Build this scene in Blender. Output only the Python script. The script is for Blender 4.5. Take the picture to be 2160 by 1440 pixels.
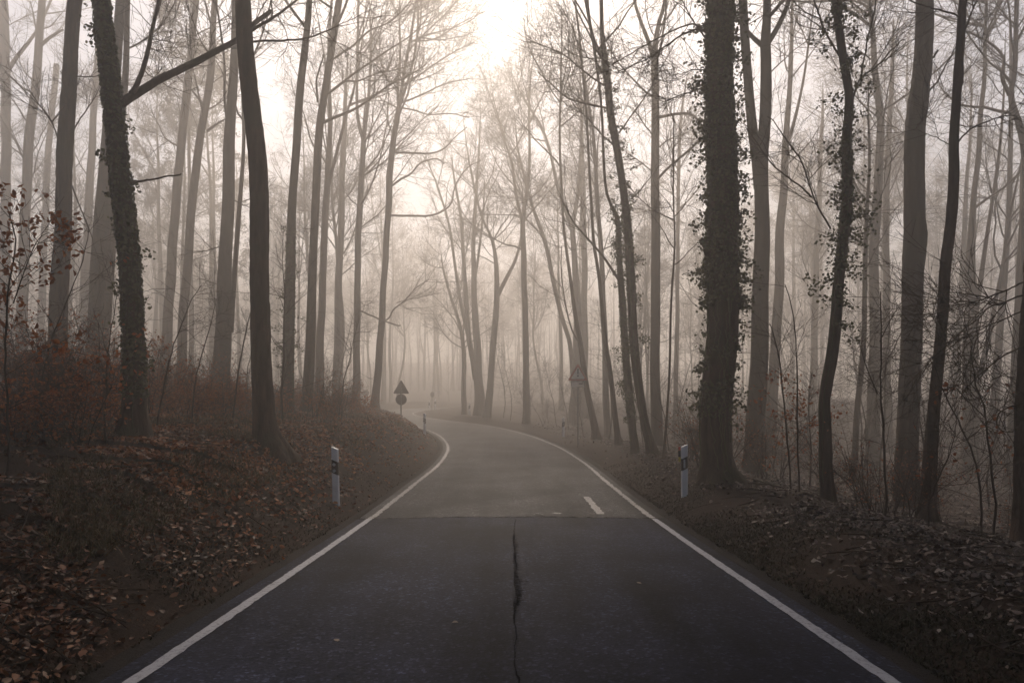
import bpy, math, random
import numpy as np
from mathutils import Vector

for o in list(bpy.data.objects):
    bpy.data.objects.remove(o, do_unlink=True)
scene = bpy.context.scene
COL = scene.collection

# ------------------------------------------------------------------ camera, sky, sun, exposure
CH = 1.72                      # eye height above the road under the camera
F, CX, HY = 1440.0, 1080.0, 868.0   # focal length and horizon of the 2160 px photograph
cam_d = bpy.data.cameras.new('camera')
cam_d.sensor_width = 36.0
cam_d.lens = 24.0
cam_d.shift_y = (HY - 720.0) / 2160.0
cam_d.clip_start = 0.05
cam_d.clip_end = 1500.0
cam = bpy.data.objects.new('camera', cam_d)
COL.objects.link(cam)
cam.location = (0, 0, CH)
cam.rotation_euler = (math.radians(90), 0, 0)
scene.camera = cam

SUN_EL, SUN_AZ = math.radians(46.5), math.radians(-2.5)     # azimuth from +Y, clockwise
world = bpy.data.worlds.new('World')
scene.world = world
world.use_nodes = True
wn = world.node_tree
for n in list(wn.nodes):
    wn.nodes.remove(n)
sky = wn.nodes.new('ShaderNodeTexSky')
sky.sky_type = 'NISHITA'
sky.sun_disc = False
sky.sun_elevation = SUN_EL
sky.sun_rotation = SUN_AZ
sky.air_density = 1.0
sky.dust_density = 2.0
sky.ozone_density = 1.0
bg = wn.nodes.new('ShaderNodeBackground')
bg.inputs['Strength'].default_value = 0.135
wo = wn.nodes.new('ShaderNodeOutputWorld')
wn.links.new(sky.outputs[0], bg.inputs[0])
wn.links.new(bg.outputs[0], wo.inputs[0])

sun_d = bpy.data.lights.new('sun', 'SUN')
sun_d.energy = 4.8
sun_d.angle = math.radians(8.0)
sun_d.color = (1.0, 0.86, 0.71)
sun = bpy.data.objects.new('sun', sun_d)
COL.objects.link(sun)
sdir = Vector((math.sin(SUN_AZ) * math.cos(SUN_EL), math.cos(SUN_AZ) * math.cos(SUN_EL), math.sin(SUN_EL)))
sun.rotation_euler = (-sdir).to_track_quat('-Z', 'Y').to_euler()
sun.location = (0, -20, 60)

vs = scene.view_settings
vs.view_transform = 'Standard'
vs.look = 'None'
vs.exposure = 0.03
vs.gamma = 1.0
vs.use_curve_mapping = False
cy = scene.cycles
cy.max_bounces = 4
cy.diffuse_bounces = 1
cy.glossy_bounces = 1
cy.transmission_bounces = 2
cy.volume_bounces = 1
cy.transparent_max_bounces = 4
cy.caustics_reflective = False
cy.caustics_refractive = False
cy.sample_clamp_indirect = 3.0
cy.use_denoising = True
try:
    cy.denoiser = 'OPENIMAGEDENOISE'
    cy.denoising_input_passes = 'RGB_ALBEDO_NORMAL'
    cy.denoising_prefilter = 'ACCURATE'
except Exception:
    pass
cy.use_adaptive_sampling = True
cy.adaptive_threshold = 0.04
cy.adaptive_min_samples = 24

FOG_DENSITY, FOG_ANISO = 0.0125, 0.64

# ------------------------------------------------------------------ helpers
rng = np.random.default_rng(7)

def link(o, parent=None):
    COL.objects.link(o)
    if parent is not None:
        o.parent = parent
    return o

def tag(o, label=None, cat=None, group=None, kind=None):
    if label: o['label'] = label
    if cat: o['category'] = cat
    if group: o['group'] = group
    if kind: o['kind'] = kind
    return o

def empty(name, loc):
    o = bpy.data.objects.new(name, None)
    o.empty_display_size = 0.2
    o.location = loc
    return link(o)

def mesh_np(name, V, faces, mat, smooth=True):
    """faces: list of int arrays (n,k)"""
    me = bpy.data.meshes.new(name)
    V = np.asarray(V, dtype=np.float32).reshape(-1, 3)
    faces = [np.asarray(f, dtype=np.int32) for f in faces if len(f)]
    me.vertices.add(len(V))
    me.vertices.foreach_set('co', V.ravel())
    nl = sum(f.size for f in faces)
    npoly = sum(len(f) for f in faces)
    me.loops.add(nl)
    me.polygons.add(npoly)
    me.loops.foreach_set('vertex_index', np.concatenate([f.ravel() for f in faces]))
    tot = np.concatenate([np.full(len(f), f.shape[1], dtype=np.int32) for f in faces])
    start = np.concatenate([[0], np.cumsum(tot)[:-1]]).astype(np.int32)
    me.polygons.foreach_set('loop_start', start)
    me.polygons.foreach_set('loop_total', tot)
    me.polygons.foreach_set('use_smooth', np.full(npoly, smooth, dtype=bool))
    me.update(calc_edges=True)
    me.validate()
    if mat is not None:
        me.materials.append(mat)
    return me

def obj(name, me, parent=None, loc=None):
    o = bpy.data.objects.new(name, me)
    if loc is not None: o.location = loc
    return link(o, parent)

class Geo:
    """collects vertices and faces into one mesh"""
    def __init__(self):
        self.V, self.Fq, self.Ft, self.n = [], [], [], 0
    def add(self, V, quads=None, tris=None):
        V = np.asarray(V, dtype=float).reshape(-1, 3)
        if quads is not None and len(quads): self.Fq.append(np.asarray(quads, dtype=np.int64) + self.n)
        if tris is not None and len(tris): self.Ft.append(np.asarray(tris, dtype=np.int64) + self.n)
        self.V.append(V); self.n += len(V)
    def box(self, c, s, R=None):
        c = np.array(c, float); s = np.array(s, float) / 2
        q = np.array([[-1,-1,-1],[1,-1,-1],[1,1,-1],[-1,1,-1],[-1,-1,1],[1,-1,1],[1,1,1],[-1,1,1]], float) * s
        if R is not None: q = q @ np.asarray(R).T
        self.add(q + c, [[0,3,2,1],[4,5,6,7],[0,1,5,4],[1,2,6,5],[2,3,7,6],[3,0,4,7]])
    def prism(self, poly, y0, y1):
        """polygon in XZ extruded along Y"""
        p = np.asarray(poly, float); n = len(p)
        a = np.column_stack([p[:,0], np.full(n, y0), p[:,1]]); b = np.column_stack([p[:,0], np.full(n, y1), p[:,1]])
        c0, c1 = a.mean(0), b.mean(0)
        V = np.vstack([a, b, c0, c1]); i = np.arange(n); j = (i + 1) % n
        self.add(V, np.column_stack([i, j, j + n, i + n]),
                 np.vstack([np.column_stack([j, i, np.full(n, 2*n)]), np.column_stack([i + n, j + n, np.full(n, 2*n+1)])]))
    def mesh(self, name, mat, smooth=True):
        fs = []
        if self.Fq: fs.append(np.vstack(self.Fq))
        if self.Ft: fs.append(np.vstack(self.Ft))
        return mesh_np(name, np.vstack(self.V), fs, mat, smooth)

def norm(a):
    return a / np.maximum(np.linalg.norm(a, axis=-1, keepdims=True), 1e-9)

def tubes(P, R, sides, ridge=0.0, g=None):
    """P (n,m,3), R (n,m) -> verts, quads"""
    n, m, _ = P.shape
    T = norm(np.gradient(P, axis=1)) if m > 2 else norm(np.repeat((P[:, 1:] - P[:, :1]), 2, axis=1))
    md = np.abs(norm(P[:, -1] - P[:, 0]))
    ref = np.zeros((n, 3)); ref[np.arange(n), np.argmin(md, axis=1)] = 1.0
    U = norm(np.cross(T, ref[:, None, :])); W = np.cross(T, U)
    a = np.arange(sides) / sides * 2 * math.pi
    ca, sa = np.cos(a), np.sin(a)
    rad = R[:, :, None] * np.ones(sides)
    if ridge > 0 and g is not None:
        base = g.normal(0, 1, (n, 1, sides))
        slow = np.cumsum(g.normal(0, 0.55, (n, m, sides)), axis=1)
        slow -= slow.mean(axis=1, keepdims=True)
        slow /= max(1.0, slow.std())
        fine = g.normal(0, 1, (n, m, sides))
        rad = rad * (1 + ridge * (0.5 * base + 0.9 * slow + 0.5 * fine))
    V = P[:, :, None, :] + rad[..., None] * (U[:, :, None, :] * ca[None, None, :, None] + W[:, :, None, :] * sa[None, None, :, None])
    idx = np.arange(n * m * sides).reshape(n, m, sides)
    i0, i1 = idx[:, :-1, :], idx[:, 1:, :]
    q = np.stack([i0, np.roll(i0, -1, axis=2), np.roll(i1, -1, axis=2), i1], axis=-1).reshape(-1, 4)
    return V.reshape(-1, 3), q

def resample(P, R, m, smooth=True):
    P = np.asarray(P, float); R = np.asarray(R, float)
    if smooth and len(P) > 2:
        for _ in range(2):     # Chaikin, ends kept
            Q, S = [P[0]], [R[0]]
            for i in range(len(P) - 1):
                Q += [P[i] * .75 + P[i+1] * .25, P[i] * .25 + P[i+1] * .75]
                S += [R[i] * .75 + R[i+1] * .25, R[i] * .25 + R[i+1] * .75]
            Q.append(P[-1]); S.append(R[-1]); P, R = np.array(Q), np.array(S)
    L = np.concatenate([[0], np.cumsum(np.linalg.norm(np.diff(P, axis=0), axis=1))])
    t = np.linspace(0, L[-1], m)
    return np.column_stack([np.interp(t, L, P[:, k]) for k in range(3)]), np.interp(t, L, R)

def grow(P, R, n, g, t0, t1, l0, l1, ang, spread, up, wig, m, rk, rmin, bias=None, tpow=1.0, lt=0.0):
    """n children spread over parent polylines P (k,mm,3). Vectorised."""
    k, mm, _ = P.shape
    w = np.linalg.norm(P[:, -1] - P[:, 0], axis=1); w = w / w.sum()
    pi = g.choice(k, n, p=w)
    u = g.random(n) ** tpow
    t = (t0 + (t1 - t0) * u) * (mm - 1)
    i = np.minimum(t.astype(int), mm - 2); f = (t - i)[:, None]
    pos = P[pi, i] * (1 - f) + P[pi, i + 1] * f
    rad = R[pi, i] * (1 - f[:, 0]) + R[pi, i + 1] * f[:, 0]
    T = norm(P[pi, i + 1] - P[pi, i])
    rd = g.normal(0, 1, (n, 3))
    if bias is not None: rd = rd + np.asarray(bias)
    pp = norm(rd - (rd * T).sum(1, keepdims=True) * T)
    a = np.radians(g.normal(ang, spread, n))[:, None]
    D = norm(T * np.cos(a) + pp * np.sin(a))
    ln = (l0 + (l1 - l0) * g.random(n)) * (1 - lt * u)
    st = (ln / (m - 1))[:, None]
    Q = np.empty((n, m, 3)); Q[:, 0] = pos
    d = D
    for s in range(1, m):
        d = norm(d + g.normal(0, wig, (n, 3)) + np.array([0, 0, up]))
        Q[:, s] = Q[:, s - 1] + d * st
    r0 = np.maximum(np.minimum(rad * 0.75, rk * ln), rmin)
    RR = r0[:, None] * np.linspace(1, 0.32, m)[None, :]
    RR = np.maximum(RR, rmin * 0.6)
    return Q, RR

def leaf_geo(C, N, D, size, g, curl=0.25, width=0.42):
    """oval folded leaves: 6 verts, 2 quads each"""
    n = len(C)
    N = norm(N); D = norm(D - (D * N).sum(1, keepdims=True) * N); S = np.cross(N, D)
    sz = np.asarray(size).reshape(-1, 1) * np.ones((n, 1))
    fold = (curl * (0.4 + g.random((n, 1)))) * np.where(g.random((n, 1)) < .75, 1, -1)
    droop = curl * g.normal(0, .5, (n, 1))
    def pt(a, b, c): return C + sz * (D * a + S * b + N * c)
    w = width * (0.8 + 0.4 * g.random((n, 1)))
    V = np.stack([pt(-.5, 0, 0), pt(-.22, -w*.75, fold*.3), pt(.15, -w*.85, fold*.35), pt(.5, 0, droop), pt(.15, w*.85, fold*.35), pt(-.22, w*.75, fold*.3)], axis=1)
    b = (np.arange(n) * 6)[:, None]
    q = np.vstack([b + np.array([[0, 3, 2, 1]]), b + np.array([[0, 5, 4, 3]])])
    return V.reshape(-1, 3), q

def px(x, y, d):
    return np.array([(x - CX) / F * d, d, CH + (HY - y) / F * d])

# ------------------------------------------------------------------ materials
def mat(name):
    m = bpy.data.materials.new(name); m.use_nodes = True
    nt = m.node_tree; b = nt.nodes['Principled BSDF']
    b.inputs['Specular IOR Level'].default_value = 0.3
    return m, nt, b

def ramp(nt, stops):
    r = nt.nodes.new('ShaderNodeValToRGB'); e = r.color_ramp.elements
    while len(e) < len(stops): e.new(0.5)
    for i, (p, c) in enumerate(stops):
        e[i].position = p; e[i].color = (*c, 1)
    return r

def noise(nt, scale, detail=4, rough=0.6, vec=None, dim='3D'):
    n = nt.nodes.new('ShaderNodeTexNoise'); n.inputs['Scale'].default_value = scale
    n.inputs['Detail'].default_value = detail; n.inputs['Roughness'].default_value = rough
    if vec is not None: nt.links.new(vec, n.inputs['Vector'])
    return n

def bump(nt, h, b, strength, dist):
    bp = nt.nodes.new('ShaderNodeBump'); bp.inputs['Strength'].default_value = strength; bp.inputs['Distance'].default_value = dist
    nt.links.new(h, bp.inputs['Height']); nt.links.new(bp.outputs[0], b.inputs['Normal'])

def bark_mat(name, dark, light, moss=None, scale=9):
    m, nt, b = mat(name)
    tc = nt.nodes.new('ShaderNodeTexCoord'); mp = nt.nodes.new('ShaderNodeMapping')
    mp.inputs['Scale'].default_value = (1, 1, 0.18)
    nt.links.new(tc.outputs['Object'], mp.inputs['Vector'])
    n1 = noise(nt, scale, 6, .65, mp.outputs[0]); n2 = noise(nt, 1.3, 3, .5, tc.outputs['Object'])
    r = ramp(nt, [(.3, dark), (.72, light)])
    nt.links.new(n1.outputs[0], r.inputs[0])
    last = r.outputs[0]
    if moss:
        mx = nt.nodes.new('ShaderNodeMix'); mx.data_type = 'RGBA'
        rr = ramp(nt, [(.48, (0, 0, 0)), (.68, (.8, .8, .8))])
        nt.links.new(n2.outputs[0], rr.inputs[0]); nt.links.new(rr.outputs[0], mx.inputs['Factor'])
        nt.links.new(last, mx.inputs[6]); mx.inputs[7].default_value = (*moss, 1); last = mx.outputs[2]
    nt.links.new(last, b.inputs['Base Color'])
    b.inputs['Roughness'].default_value = 0.9
    bump(nt, n1.outputs[0], b, 1.0, 0.05)
    return m

def leaf_mat(name, cols, rough=.7, transl=0.25, spec=.3):
    m, nt, b = mat(name)
    gi = nt.nodes.new('ShaderNodeNewGeometry')
    r = ramp(nt, [(i / max(1, len(cols) - 1), c) for i, c in enumerate(cols)])
    nt.links.new(gi.outputs['Random Per Island'], r.inputs[0])
    nt.links.new(r.outputs[0], b.inputs['Base Color'])
    b.inputs['Roughness'].default_value = rough
    b.inputs['Specular IOR Level'].default_value = spec
    if transl:
        tr = nt.nodes.new('ShaderNodeBsdfTranslucent'); ms = nt.nodes.new('ShaderNodeMixShader')
        nt.links.new(r.outputs[0], tr.inputs[0]); ms.inputs[0].default_value = transl
        out = nt.nodes['Material Output']
        nt.links.new(b.outputs[0], ms.inputs[1]); nt.links.new(tr.outputs[0], ms.inputs[2]); nt.links.new(ms.outputs[0], out.inputs[0])
    return m

def plain(name, col, rough=.6, spec=.3, metal=0, dirt=None, dscale=8):
    m, nt, b = mat(name)
    if dirt:
        tc = nt.nodes.new('ShaderNodeTexCoord')
        n = noise(nt, dscale, 6, .65, tc.outputs['Object'])
        r = ramp(nt, [(.35, dirt), (.62, col)]); nt.links.new(n.outputs[0], r.inputs[0]); nt.links.new(r.outputs[0], b.inputs['Base Color'])
    else:
        b.inputs['Base Color'].default_value = (*col, 1)
    b.inputs['Roughness'].default_value = rough; b.inputs['Specular IOR Level'].default_value = spec
    b.inputs['Metallic'].default_value = metal
    return m

M = {}
M['bark'] = bark_mat('bark', (.010, .006, .004), (.125, .072, .042), moss=(.052, .050, .022))
M['bark_moss'] = bark_mat('bark_moss', (.010, .0065, .004), (.105, .064, .038), moss=(.050, .052, .016))
M['bark_smooth'] = bark_mat('bark_smooth', (.030, .020, .013), (.110, .074, .050), moss=(.060, .058, .030), scale=4)
M['twig'] = plain('twig', (.040, .026, .017), .9, .1)
M['ivy'] = leaf_mat('ivy', [(.016, .024, .006), (.042, .056, .014), (.075, .088, .022), (.115, .112, .036)], .5, .25, .35)
M['litter'] = leaf_mat('litter', [(.010, .004, .003), (.12, .038, .013), (.20, .066, .021), (.04, .014, .006), (.24, .100, .040), (.15, .047, .015), (.017, .007, .004), (.26, .155, .095)], .6, .08, .35)
M['litter_fresh'] = leaf_mat('litter_fresh', [(.20, .062, .019), (.30, .10, .030), (.38, .155, .055), (.24, .072, .021), (.14, .042, .014)], .7, .12, .3)
M['litter_pale'] = leaf_mat('litter_pale', [(.010, .006, .005), (.09, .055, .038), (.16, .11, .085), (.035, .020, .013), (.24, .18, .145), (.11, .068, .047), (.016, .010, .007), (.30, .24, .20)], .6, .08, .35)
M['beech'] = leaf_mat('beech', [(.18, .050, .014), (.34, .10, .026), (.25, .066, .018), (.42, .15, .045), (.13, .038, .014)], .7, .35)
M['grass'] = leaf_mat('grass', [(.055, .040, .016), (.11, .070, .030), (.045, .042, .014), (.14, .090, .045)], .8, .2)
M['moss'] = leaf_mat('moss', [(.012, .012, .005), (.030, .028, .011), (.020, .017, .008), (.055, .042, .022)], .9, .1)
M['needles'] = leaf_mat('needles', [(.015, .022, .010), (.03, .038, .017)], .8, .1)
M['white'] = plain('white', (.86, .86, .88), .5, .3, dirt=(.74, .73, .73), dscale=5)
M['black'] = plain('black', (.012, .012, .014), .45)
M['reflector'] = plain('reflector', (.55, .57, .60), .25, .6)
M['steel'] = plain('steel', (.16, .15, .14), .55, .4, dirt=(.09, .08, .07))
M['sign_back'] = plain('sign_back', (.10, .095, .088), .6, .3, dirt=(.06, .055, .05))
M['red'] = plain('red', (.55, .04, .03), .5, dirt=(.40, .035, .03))
M['sign_white'] = plain('sign_white', (.74, .70, .66), .6, dirt=(.55, .50, .45))
M['pale_leaf'] = plain('pale_leaf', (.20, .15, .11), .7)
M['dark_red'] = plain('dark_red', (.34, .030, .024), .5, dirt=(.22, .024, .02))
M['yellow'] = plain('yellow', (.45, .38, .03), .5)

def asphalt(name, lo, hi, grain, rough, spec=.05):
    m, nt, b = mat(name)
    tc = nt.nodes.new('ShaderNodeTexCoord'); v = tc.outputs['Object']
    n1 = noise(nt, grain, 3, .8, v); n2 = noise(nt, .55, 4, .6, v)
    vo = nt.nodes.new('ShaderNodeTexVoronoi'); vo.inputs['Scale'].default_value = grain * .75; nt.links.new(v, vo.inputs['Vector'])
    r = ramp(nt, [(.38, lo), (.62, hi)])
    n0 = noise(nt, grain * .22, 5, .9, v); av = nt.nodes.new('ShaderNodeMath'); av.operation = 'ADD'; nt.links.new(n1.outputs[0], av.inputs[0]); nt.links.new(n0.outputs[0], av.inputs[1])
    ah = nt.nodes.new('ShaderNodeMath'); ah.operation = 'MULTIPLY'; ah.inputs[1].default_value = .5; nt.links.new(av.outputs[0], ah.inputs[0]); nt.links.new(ah.outputs[0], r.inputs[0])
    mp = nt.nodes.new('ShaderNodeMapping'); mp.inputs['Scale'].default_value = (1.0, .10, 1)   # wheel tracks run along the road
    nt.links.new(v, mp.inputs['Vector'])
    n3 = noise(nt, 1.1, 3, .6, mp.outputs[0])
    ad = nt.nodes.new('ShaderNodeMath'); ad.operation = 'ADD'; nt.links.new(n2.outputs[0], ad.inputs[0]); nt.links.new(n3.outputs[0], ad.inputs[1])
    r2 = ramp(nt, [(.40, (.35, .35, .35)), (.60, (1.7, 1.7, 1.7))])
    hf = nt.nodes.new('ShaderNodeMath'); hf.operation = 'MULTIPLY'; hf.inputs[1].default_value = .5; nt.links.new(ad.outputs[0], hf.inputs[0]); nt.links.new(hf.outputs[0], r2.inputs[0])
    mx = nt.nodes.new('ShaderNodeMix'); mx.data_type = 'RGBA'; mx.blend_type = 'MULTIPLY'; mx.inputs['Factor'].default_value = 1
    nt.links.new(r.outputs[0], mx.inputs[6]); nt.links.new(r2.outputs[0], mx.inputs[7])
    # pale stone chips
    sp = ramp(nt, [(.04, (3.0, 3.0, 2.9)), (.20, (1, 1, 1))])
    wn_ = nt.nodes.new('ShaderNodeTexWhiteNoise'); nt.links.new(vo.outputs['Position'], wn_.inputs['Vector']); nt.links.new(wn_.outputs[0], sp.inputs[0])
    mx2 = nt.nodes.new('ShaderNodeMix'); mx2.data_type = 'RGBA'; mx2.blend_type = 'MULTIPLY'; mx2.inputs['Factor'].default_value = 1
    nt.links.new(mx.outputs[2], mx2.inputs[6]); nt.links.new(sp.outputs[0], mx2.inputs[7])
    nt.links.new(mx2.outputs[2], b.inputs['Base Color'])
    b.inputs['Roughness'].default_value = rough; b.inputs['Specular IOR Level'].default_value = spec
    bump(nt, vo.outputs['Distance'], b, .5, .006)
    return m
M['asphalt_new'] = asphalt('asphalt_new', (.0024, .0028, .0053), (.022, .0245, .041), 50, .7, .06)
M['asphalt_old'] = asphalt('asphalt_old', (.009, .0087, .0091), (.048, .0465, .0475), 38, .66, .075)
M['asphalt_pale'] = asphalt('asphalt_pale', (.016, .0155, .0155), (.055, .053, .052), 60, .68, .075)
M['tar'] = plain('tar', (.003, .003, .004), 1.0, .0, dirt=(.007, .007, .009), dscale=40)

def speckle(name, col, lo, hi, scale):
    m, nt, b = mat(name); b.inputs['Base Color'].default_value = (*col, 1); b.inputs['Roughness'].default_value = 1; b.inputs['Specular IOR Level'].default_value = 0
    tc = nt.nodes.new('ShaderNodeTexCoord'); n = noise(nt, scale, 5, .7, tc.outputs['Object']); r = ramp(nt, [(lo, (0, 0, 0)), (hi, (1, 1, 1))]); nt.links.new(n.outputs[0], r.inputs[0])
    nt.links.new(r.outputs[0], b.inputs['Alpha'])
    return m
M['tar_speckle'] = speckle('tar_speckle', (.003, .003, .004), .40, .62, 22)
def line_mat(name, white, gone, lo, hi):
    m, nt, b = mat(name)
    tc = nt.nodes.new('ShaderNodeTexCoord')
    n = noise(nt, 26, 6, .75, tc.outputs['Object']); r = ramp(nt, [(lo, gone), (hi, white)])
    nt.links.new(n.outputs[0], r.inputs[0]); nt.links.new(r.outputs[0], b.inputs['Base Color'])
    b.inputs['Roughness'].default_value = .6
    bump(nt, n.outputs[0], b, .3, .004)
    return m
M['line'] = line_mat('line', (.34, .34, .37), (.09, .09, .10), .33, .50)
M['line_worn'] = line_mat('line_worn', (.33, .31, .30), (.08, .075, .07), .34, .58)

def soil(name, cols, scale=3.0):
    m, nt, b = mat(name)
    tc = nt.nodes.new('ShaderNodeTexCoord'); v = tc.outputs['Object']
    n1 = noise(nt, scale, 8, .75, v); n2 = noise(nt, 38, 3, .7, v)
    ad = nt.nodes.new('ShaderNodeMath'); ad.operation = 'ADD'; nt.links.new(n1.outputs[0], ad.inputs[0]); nt.links.new(n2.outputs[0], ad.inputs[1])
    hf = nt.nodes.new('ShaderNodeMath'); hf.operation = 'MULTIPLY'; hf.inputs[1].default_value = .5; nt.links.new(ad.outputs[0], hf.inputs[0])
    r = ramp(nt, [(.3 + .4 * i / (len(cols) - 1), c) for i, c in enumerate(cols)]); nt.links.new(hf.outputs[0], r.inputs[0])
    nt.links.new(r.outputs[0], b.inputs['Base Color']); b.inputs['Roughness'].default_value = .95
    b.inputs['Specular IOR Level'].default_value = .15
    bump(nt, hf.outputs[0], b, .8, .06)
    return m
M['soil'] = soil('soil', [(.006, .004, .003), (.016, .009, .005), (.034, .017, .009), (.012, .007, .004)])
M['shoulder'] = soil('shoulder', [(.008, .007, .006), (.020, .016, .013), (.032, .025, .020)], 5)

# ------------------------------------------------------------------ road line and terrain
CP = np.array([[0,-60,-1.0],[0,-30,-1.4],[0,0,-1.72],[0,5,-1.80],[0,12,-1.90],[0,18,-1.86],[0,24,-1.78],[-.5,32,-1.58],[-2,40,-1.25],[-4.6,47,-.90],[-8.3,53,-.60],
               [-11.1,60,-.30],[-11.8,67,0.0],[-9.6,74.5,.32],[-3.5,79.5,.58],[6,83,.75],[25,88,1.0],[60,98,1.4]], float)
CP[:, 2] += CH
def catmull(P, step):
    out = []
    for i in range(len(P) - 1):
        p0 = P[max(i-1, 0)]; p1 = P[i]; p2 = P[i+1]; p3 = P[min(i+2, len(P)-1)]
        n = max(2, int(np.linalg.norm(p2 - p1) / step))
        t = np.linspace(0, 1, n, endpoint=False)[:, None]
        # centripetal-like: scale tangents by neighbouring lengths
        d1 = np.linalg.norm(p2 - p1); m1 = (p2 - p0) / max(np.linalg.norm(p2 - p0), 1e-6) * d1; m2 = (p3 - p1) / max(np.linalg.norm(p3 - p1), 1e-6) * d1
        h = (2*t**3 - 3*t**2 + 1) * p1 + (t**3 - 2*t**2 + t) * m1 + (-2*t**3 + 3*t**2) * p2 + (t**3 - t**2) * m2
        out.append(h)
    out.append(P[-1:])
    return np.vstack(out)
RL = catmull(CP, 0.5)
k = np.array([.1, .2, .4, .2, .1])
for _ in range(4):
    pad = np.pad(RL, ((2, 2), (0, 0)), mode='edge'); Q = sum(k[i] * pad[i:i + len(RL)] for i in range(5)); Q[:3] = RL[:3]; Q[-3:] = RL[-3:]; RL = Q
RT = norm(np.gradient(RL, axis=0) * np.array([1, 1, 0]))
RN = np.column_stack([RT[:, 1], -RT[:, 0], np.zeros(len(RL))])        # to the right
RS = np.concatenate([[0], np.cumsum(np.linalg.norm(np.diff(RL[:, :2], axis=0), axis=1))])
S0 = RS[np.argmin(np.abs(RL[:, 1]) + 1e3 * (RL[:, 1] > 20))]
RS = RS - S0                                                          # arc length, 0 beside the camera

def road_info(x, y):
    """nearest signed distance (right positive), arc length and road height"""
    x = np.atleast_1d(np.asarray(x, float)); y = np.atleast_1d(np.asarray(y, float))
    s = np.empty(len(x)); a = np.empty(len(x)); z = np.empty(len(x))
    R2 = RL[::2]; N2 = RN[::2]; S2 = RS[::2]
    for c in range(0, len(x), 20000):
        X = x[c:c+20000, None] - R2[None, :, 0]; Y = y[c:c+20000, None] - R2[None, :, 1]
        D2 = X * X + Y * Y
        i = np.argmin(D2, axis=1); r = np.arange(len(i))
        side = X[r, i] * N2[i, 0] + Y[r, i] * N2[i, 1]
        s[c:c+20000] = np.sign(side) * np.sqrt(D2[r, i]); a[c:c+20000] = S2[i]
        w = 1 / (D2 * D2 + .05)
        z[c:c+20000] = (w * R2[None, :, 2]).sum(1) / w.sum(1)
    return s, a, z

def vnoise(x, y, seed, f):
    """cheap smooth noise from a few sines"""
    g = np.random.default_rng(seed); v = 0
    for i in range(6):
        a = g.random() * 6.28; k_ = f * (0.6 + 1.2 * g.random()); ph = g.random() * 6.28
        v = v + np.sin((x * math.cos(a) + y * math.sin(a)) * k_ + ph)
    return v / 6

def ground(x, y):
    x = np.atleast_1d(np.asarray(x, float)); y = np.atleast_1d(np.asarray(y, float))
    s, a, z = road_info(x, y)
    b = np.abs(s)
    left = np.interp(b, [0, 2.95, 3.4, 4.0, 4.8, 6.5, 9, 14, 25, 60, 300], [0, 0, .27, .76, 1.32, 1.56, 1.74, 1.98, 2.3, 3.2, 6.0])
    ampL = np.interp(a, [-10, 3, 7, 11, 38, 48, 60, 80, 110], [.4, .45, .75, 1, 1, .55, .45, .4, .4])
    right = np.interp(b, [0, 2.95, 3.6, 4.4, 5.2, 6.0, 9, 14, 25, 60, 300], [0, 0, .22, .40, .36, .16, -.45, -1.3, -2.6, -4.2, -5.0])
    ampR = np.interp(a, [-10, 14, 26, 40, 55, 200], [1, 1, .8, .25, .12, .1])
    isl = np.interp(b, [0, 3, 4.5, 8, 300], [0, 0, .18, .25, .3]) * np.interp(a, [40, 50, 200], [0, 1, 1])
    off = np.where(s < 0, left * ampL, right * ampR + isl)
    bumpw = np.clip((b - 3.0) / 2.0, 0, 1)
    off = off + bumpw * (.10 * vnoise(x, y, 3, .9) + .05 * vnoise(x, y, 4, 2.6) + .16 * vnoise(x, y, 5, .33))
    off = off - .09 * (b < 2.9)
    hill = np.clip(y - 92, 0, 130); hill = hill * hill / (hill + 25) * .13
    off = off + hill * np.clip(1.15 - np.clip(x / np.maximum(y, 20), -1, 2) * 2.2, .15, 1) * np.clip((b - 4) / 8, 0, 1)
    return z + off

def gz(x, y): return float(ground([x], [y])[0])

def axis(parts):
    out = []
    for a, b, s in parts: out.append(np.arange(a, b, s))
    return np.concatenate(out)
gx = np.concatenate([-np.geomspace(250, 16, 26), axis([(-15.5, -8, .4), (-8, 8, .22), (8, 16, .4)]), np.geomspace(16, 250, 26)])
gy = np.concatenate([-np.geomspace(110, 6, 12), axis([(-5, 30, .28), (30, 62, .4), (62, 92, .8)]), np.geomspace(93, 290, 24)])
GX, GY = np.meshgrid(gx, gy)
GZ = ground(GX.ravel(), GY.ravel())
ny_, nx_ = GX.shape
ii = np.arange(nx_ * ny_).reshape(ny_, nx_)
quads = np.stack([ii[:-1, :-1], ii[:-1, 1:], ii[1:, 1:], ii[1:, :-1]], axis=-1).reshape(-1, 4)
tag(obj('forest_ground', mesh_np('forest_ground', np.column_stack([GX.ravel(), GY.ravel(), GZ]), [quads], M['soil'])), kind='structure')

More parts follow.
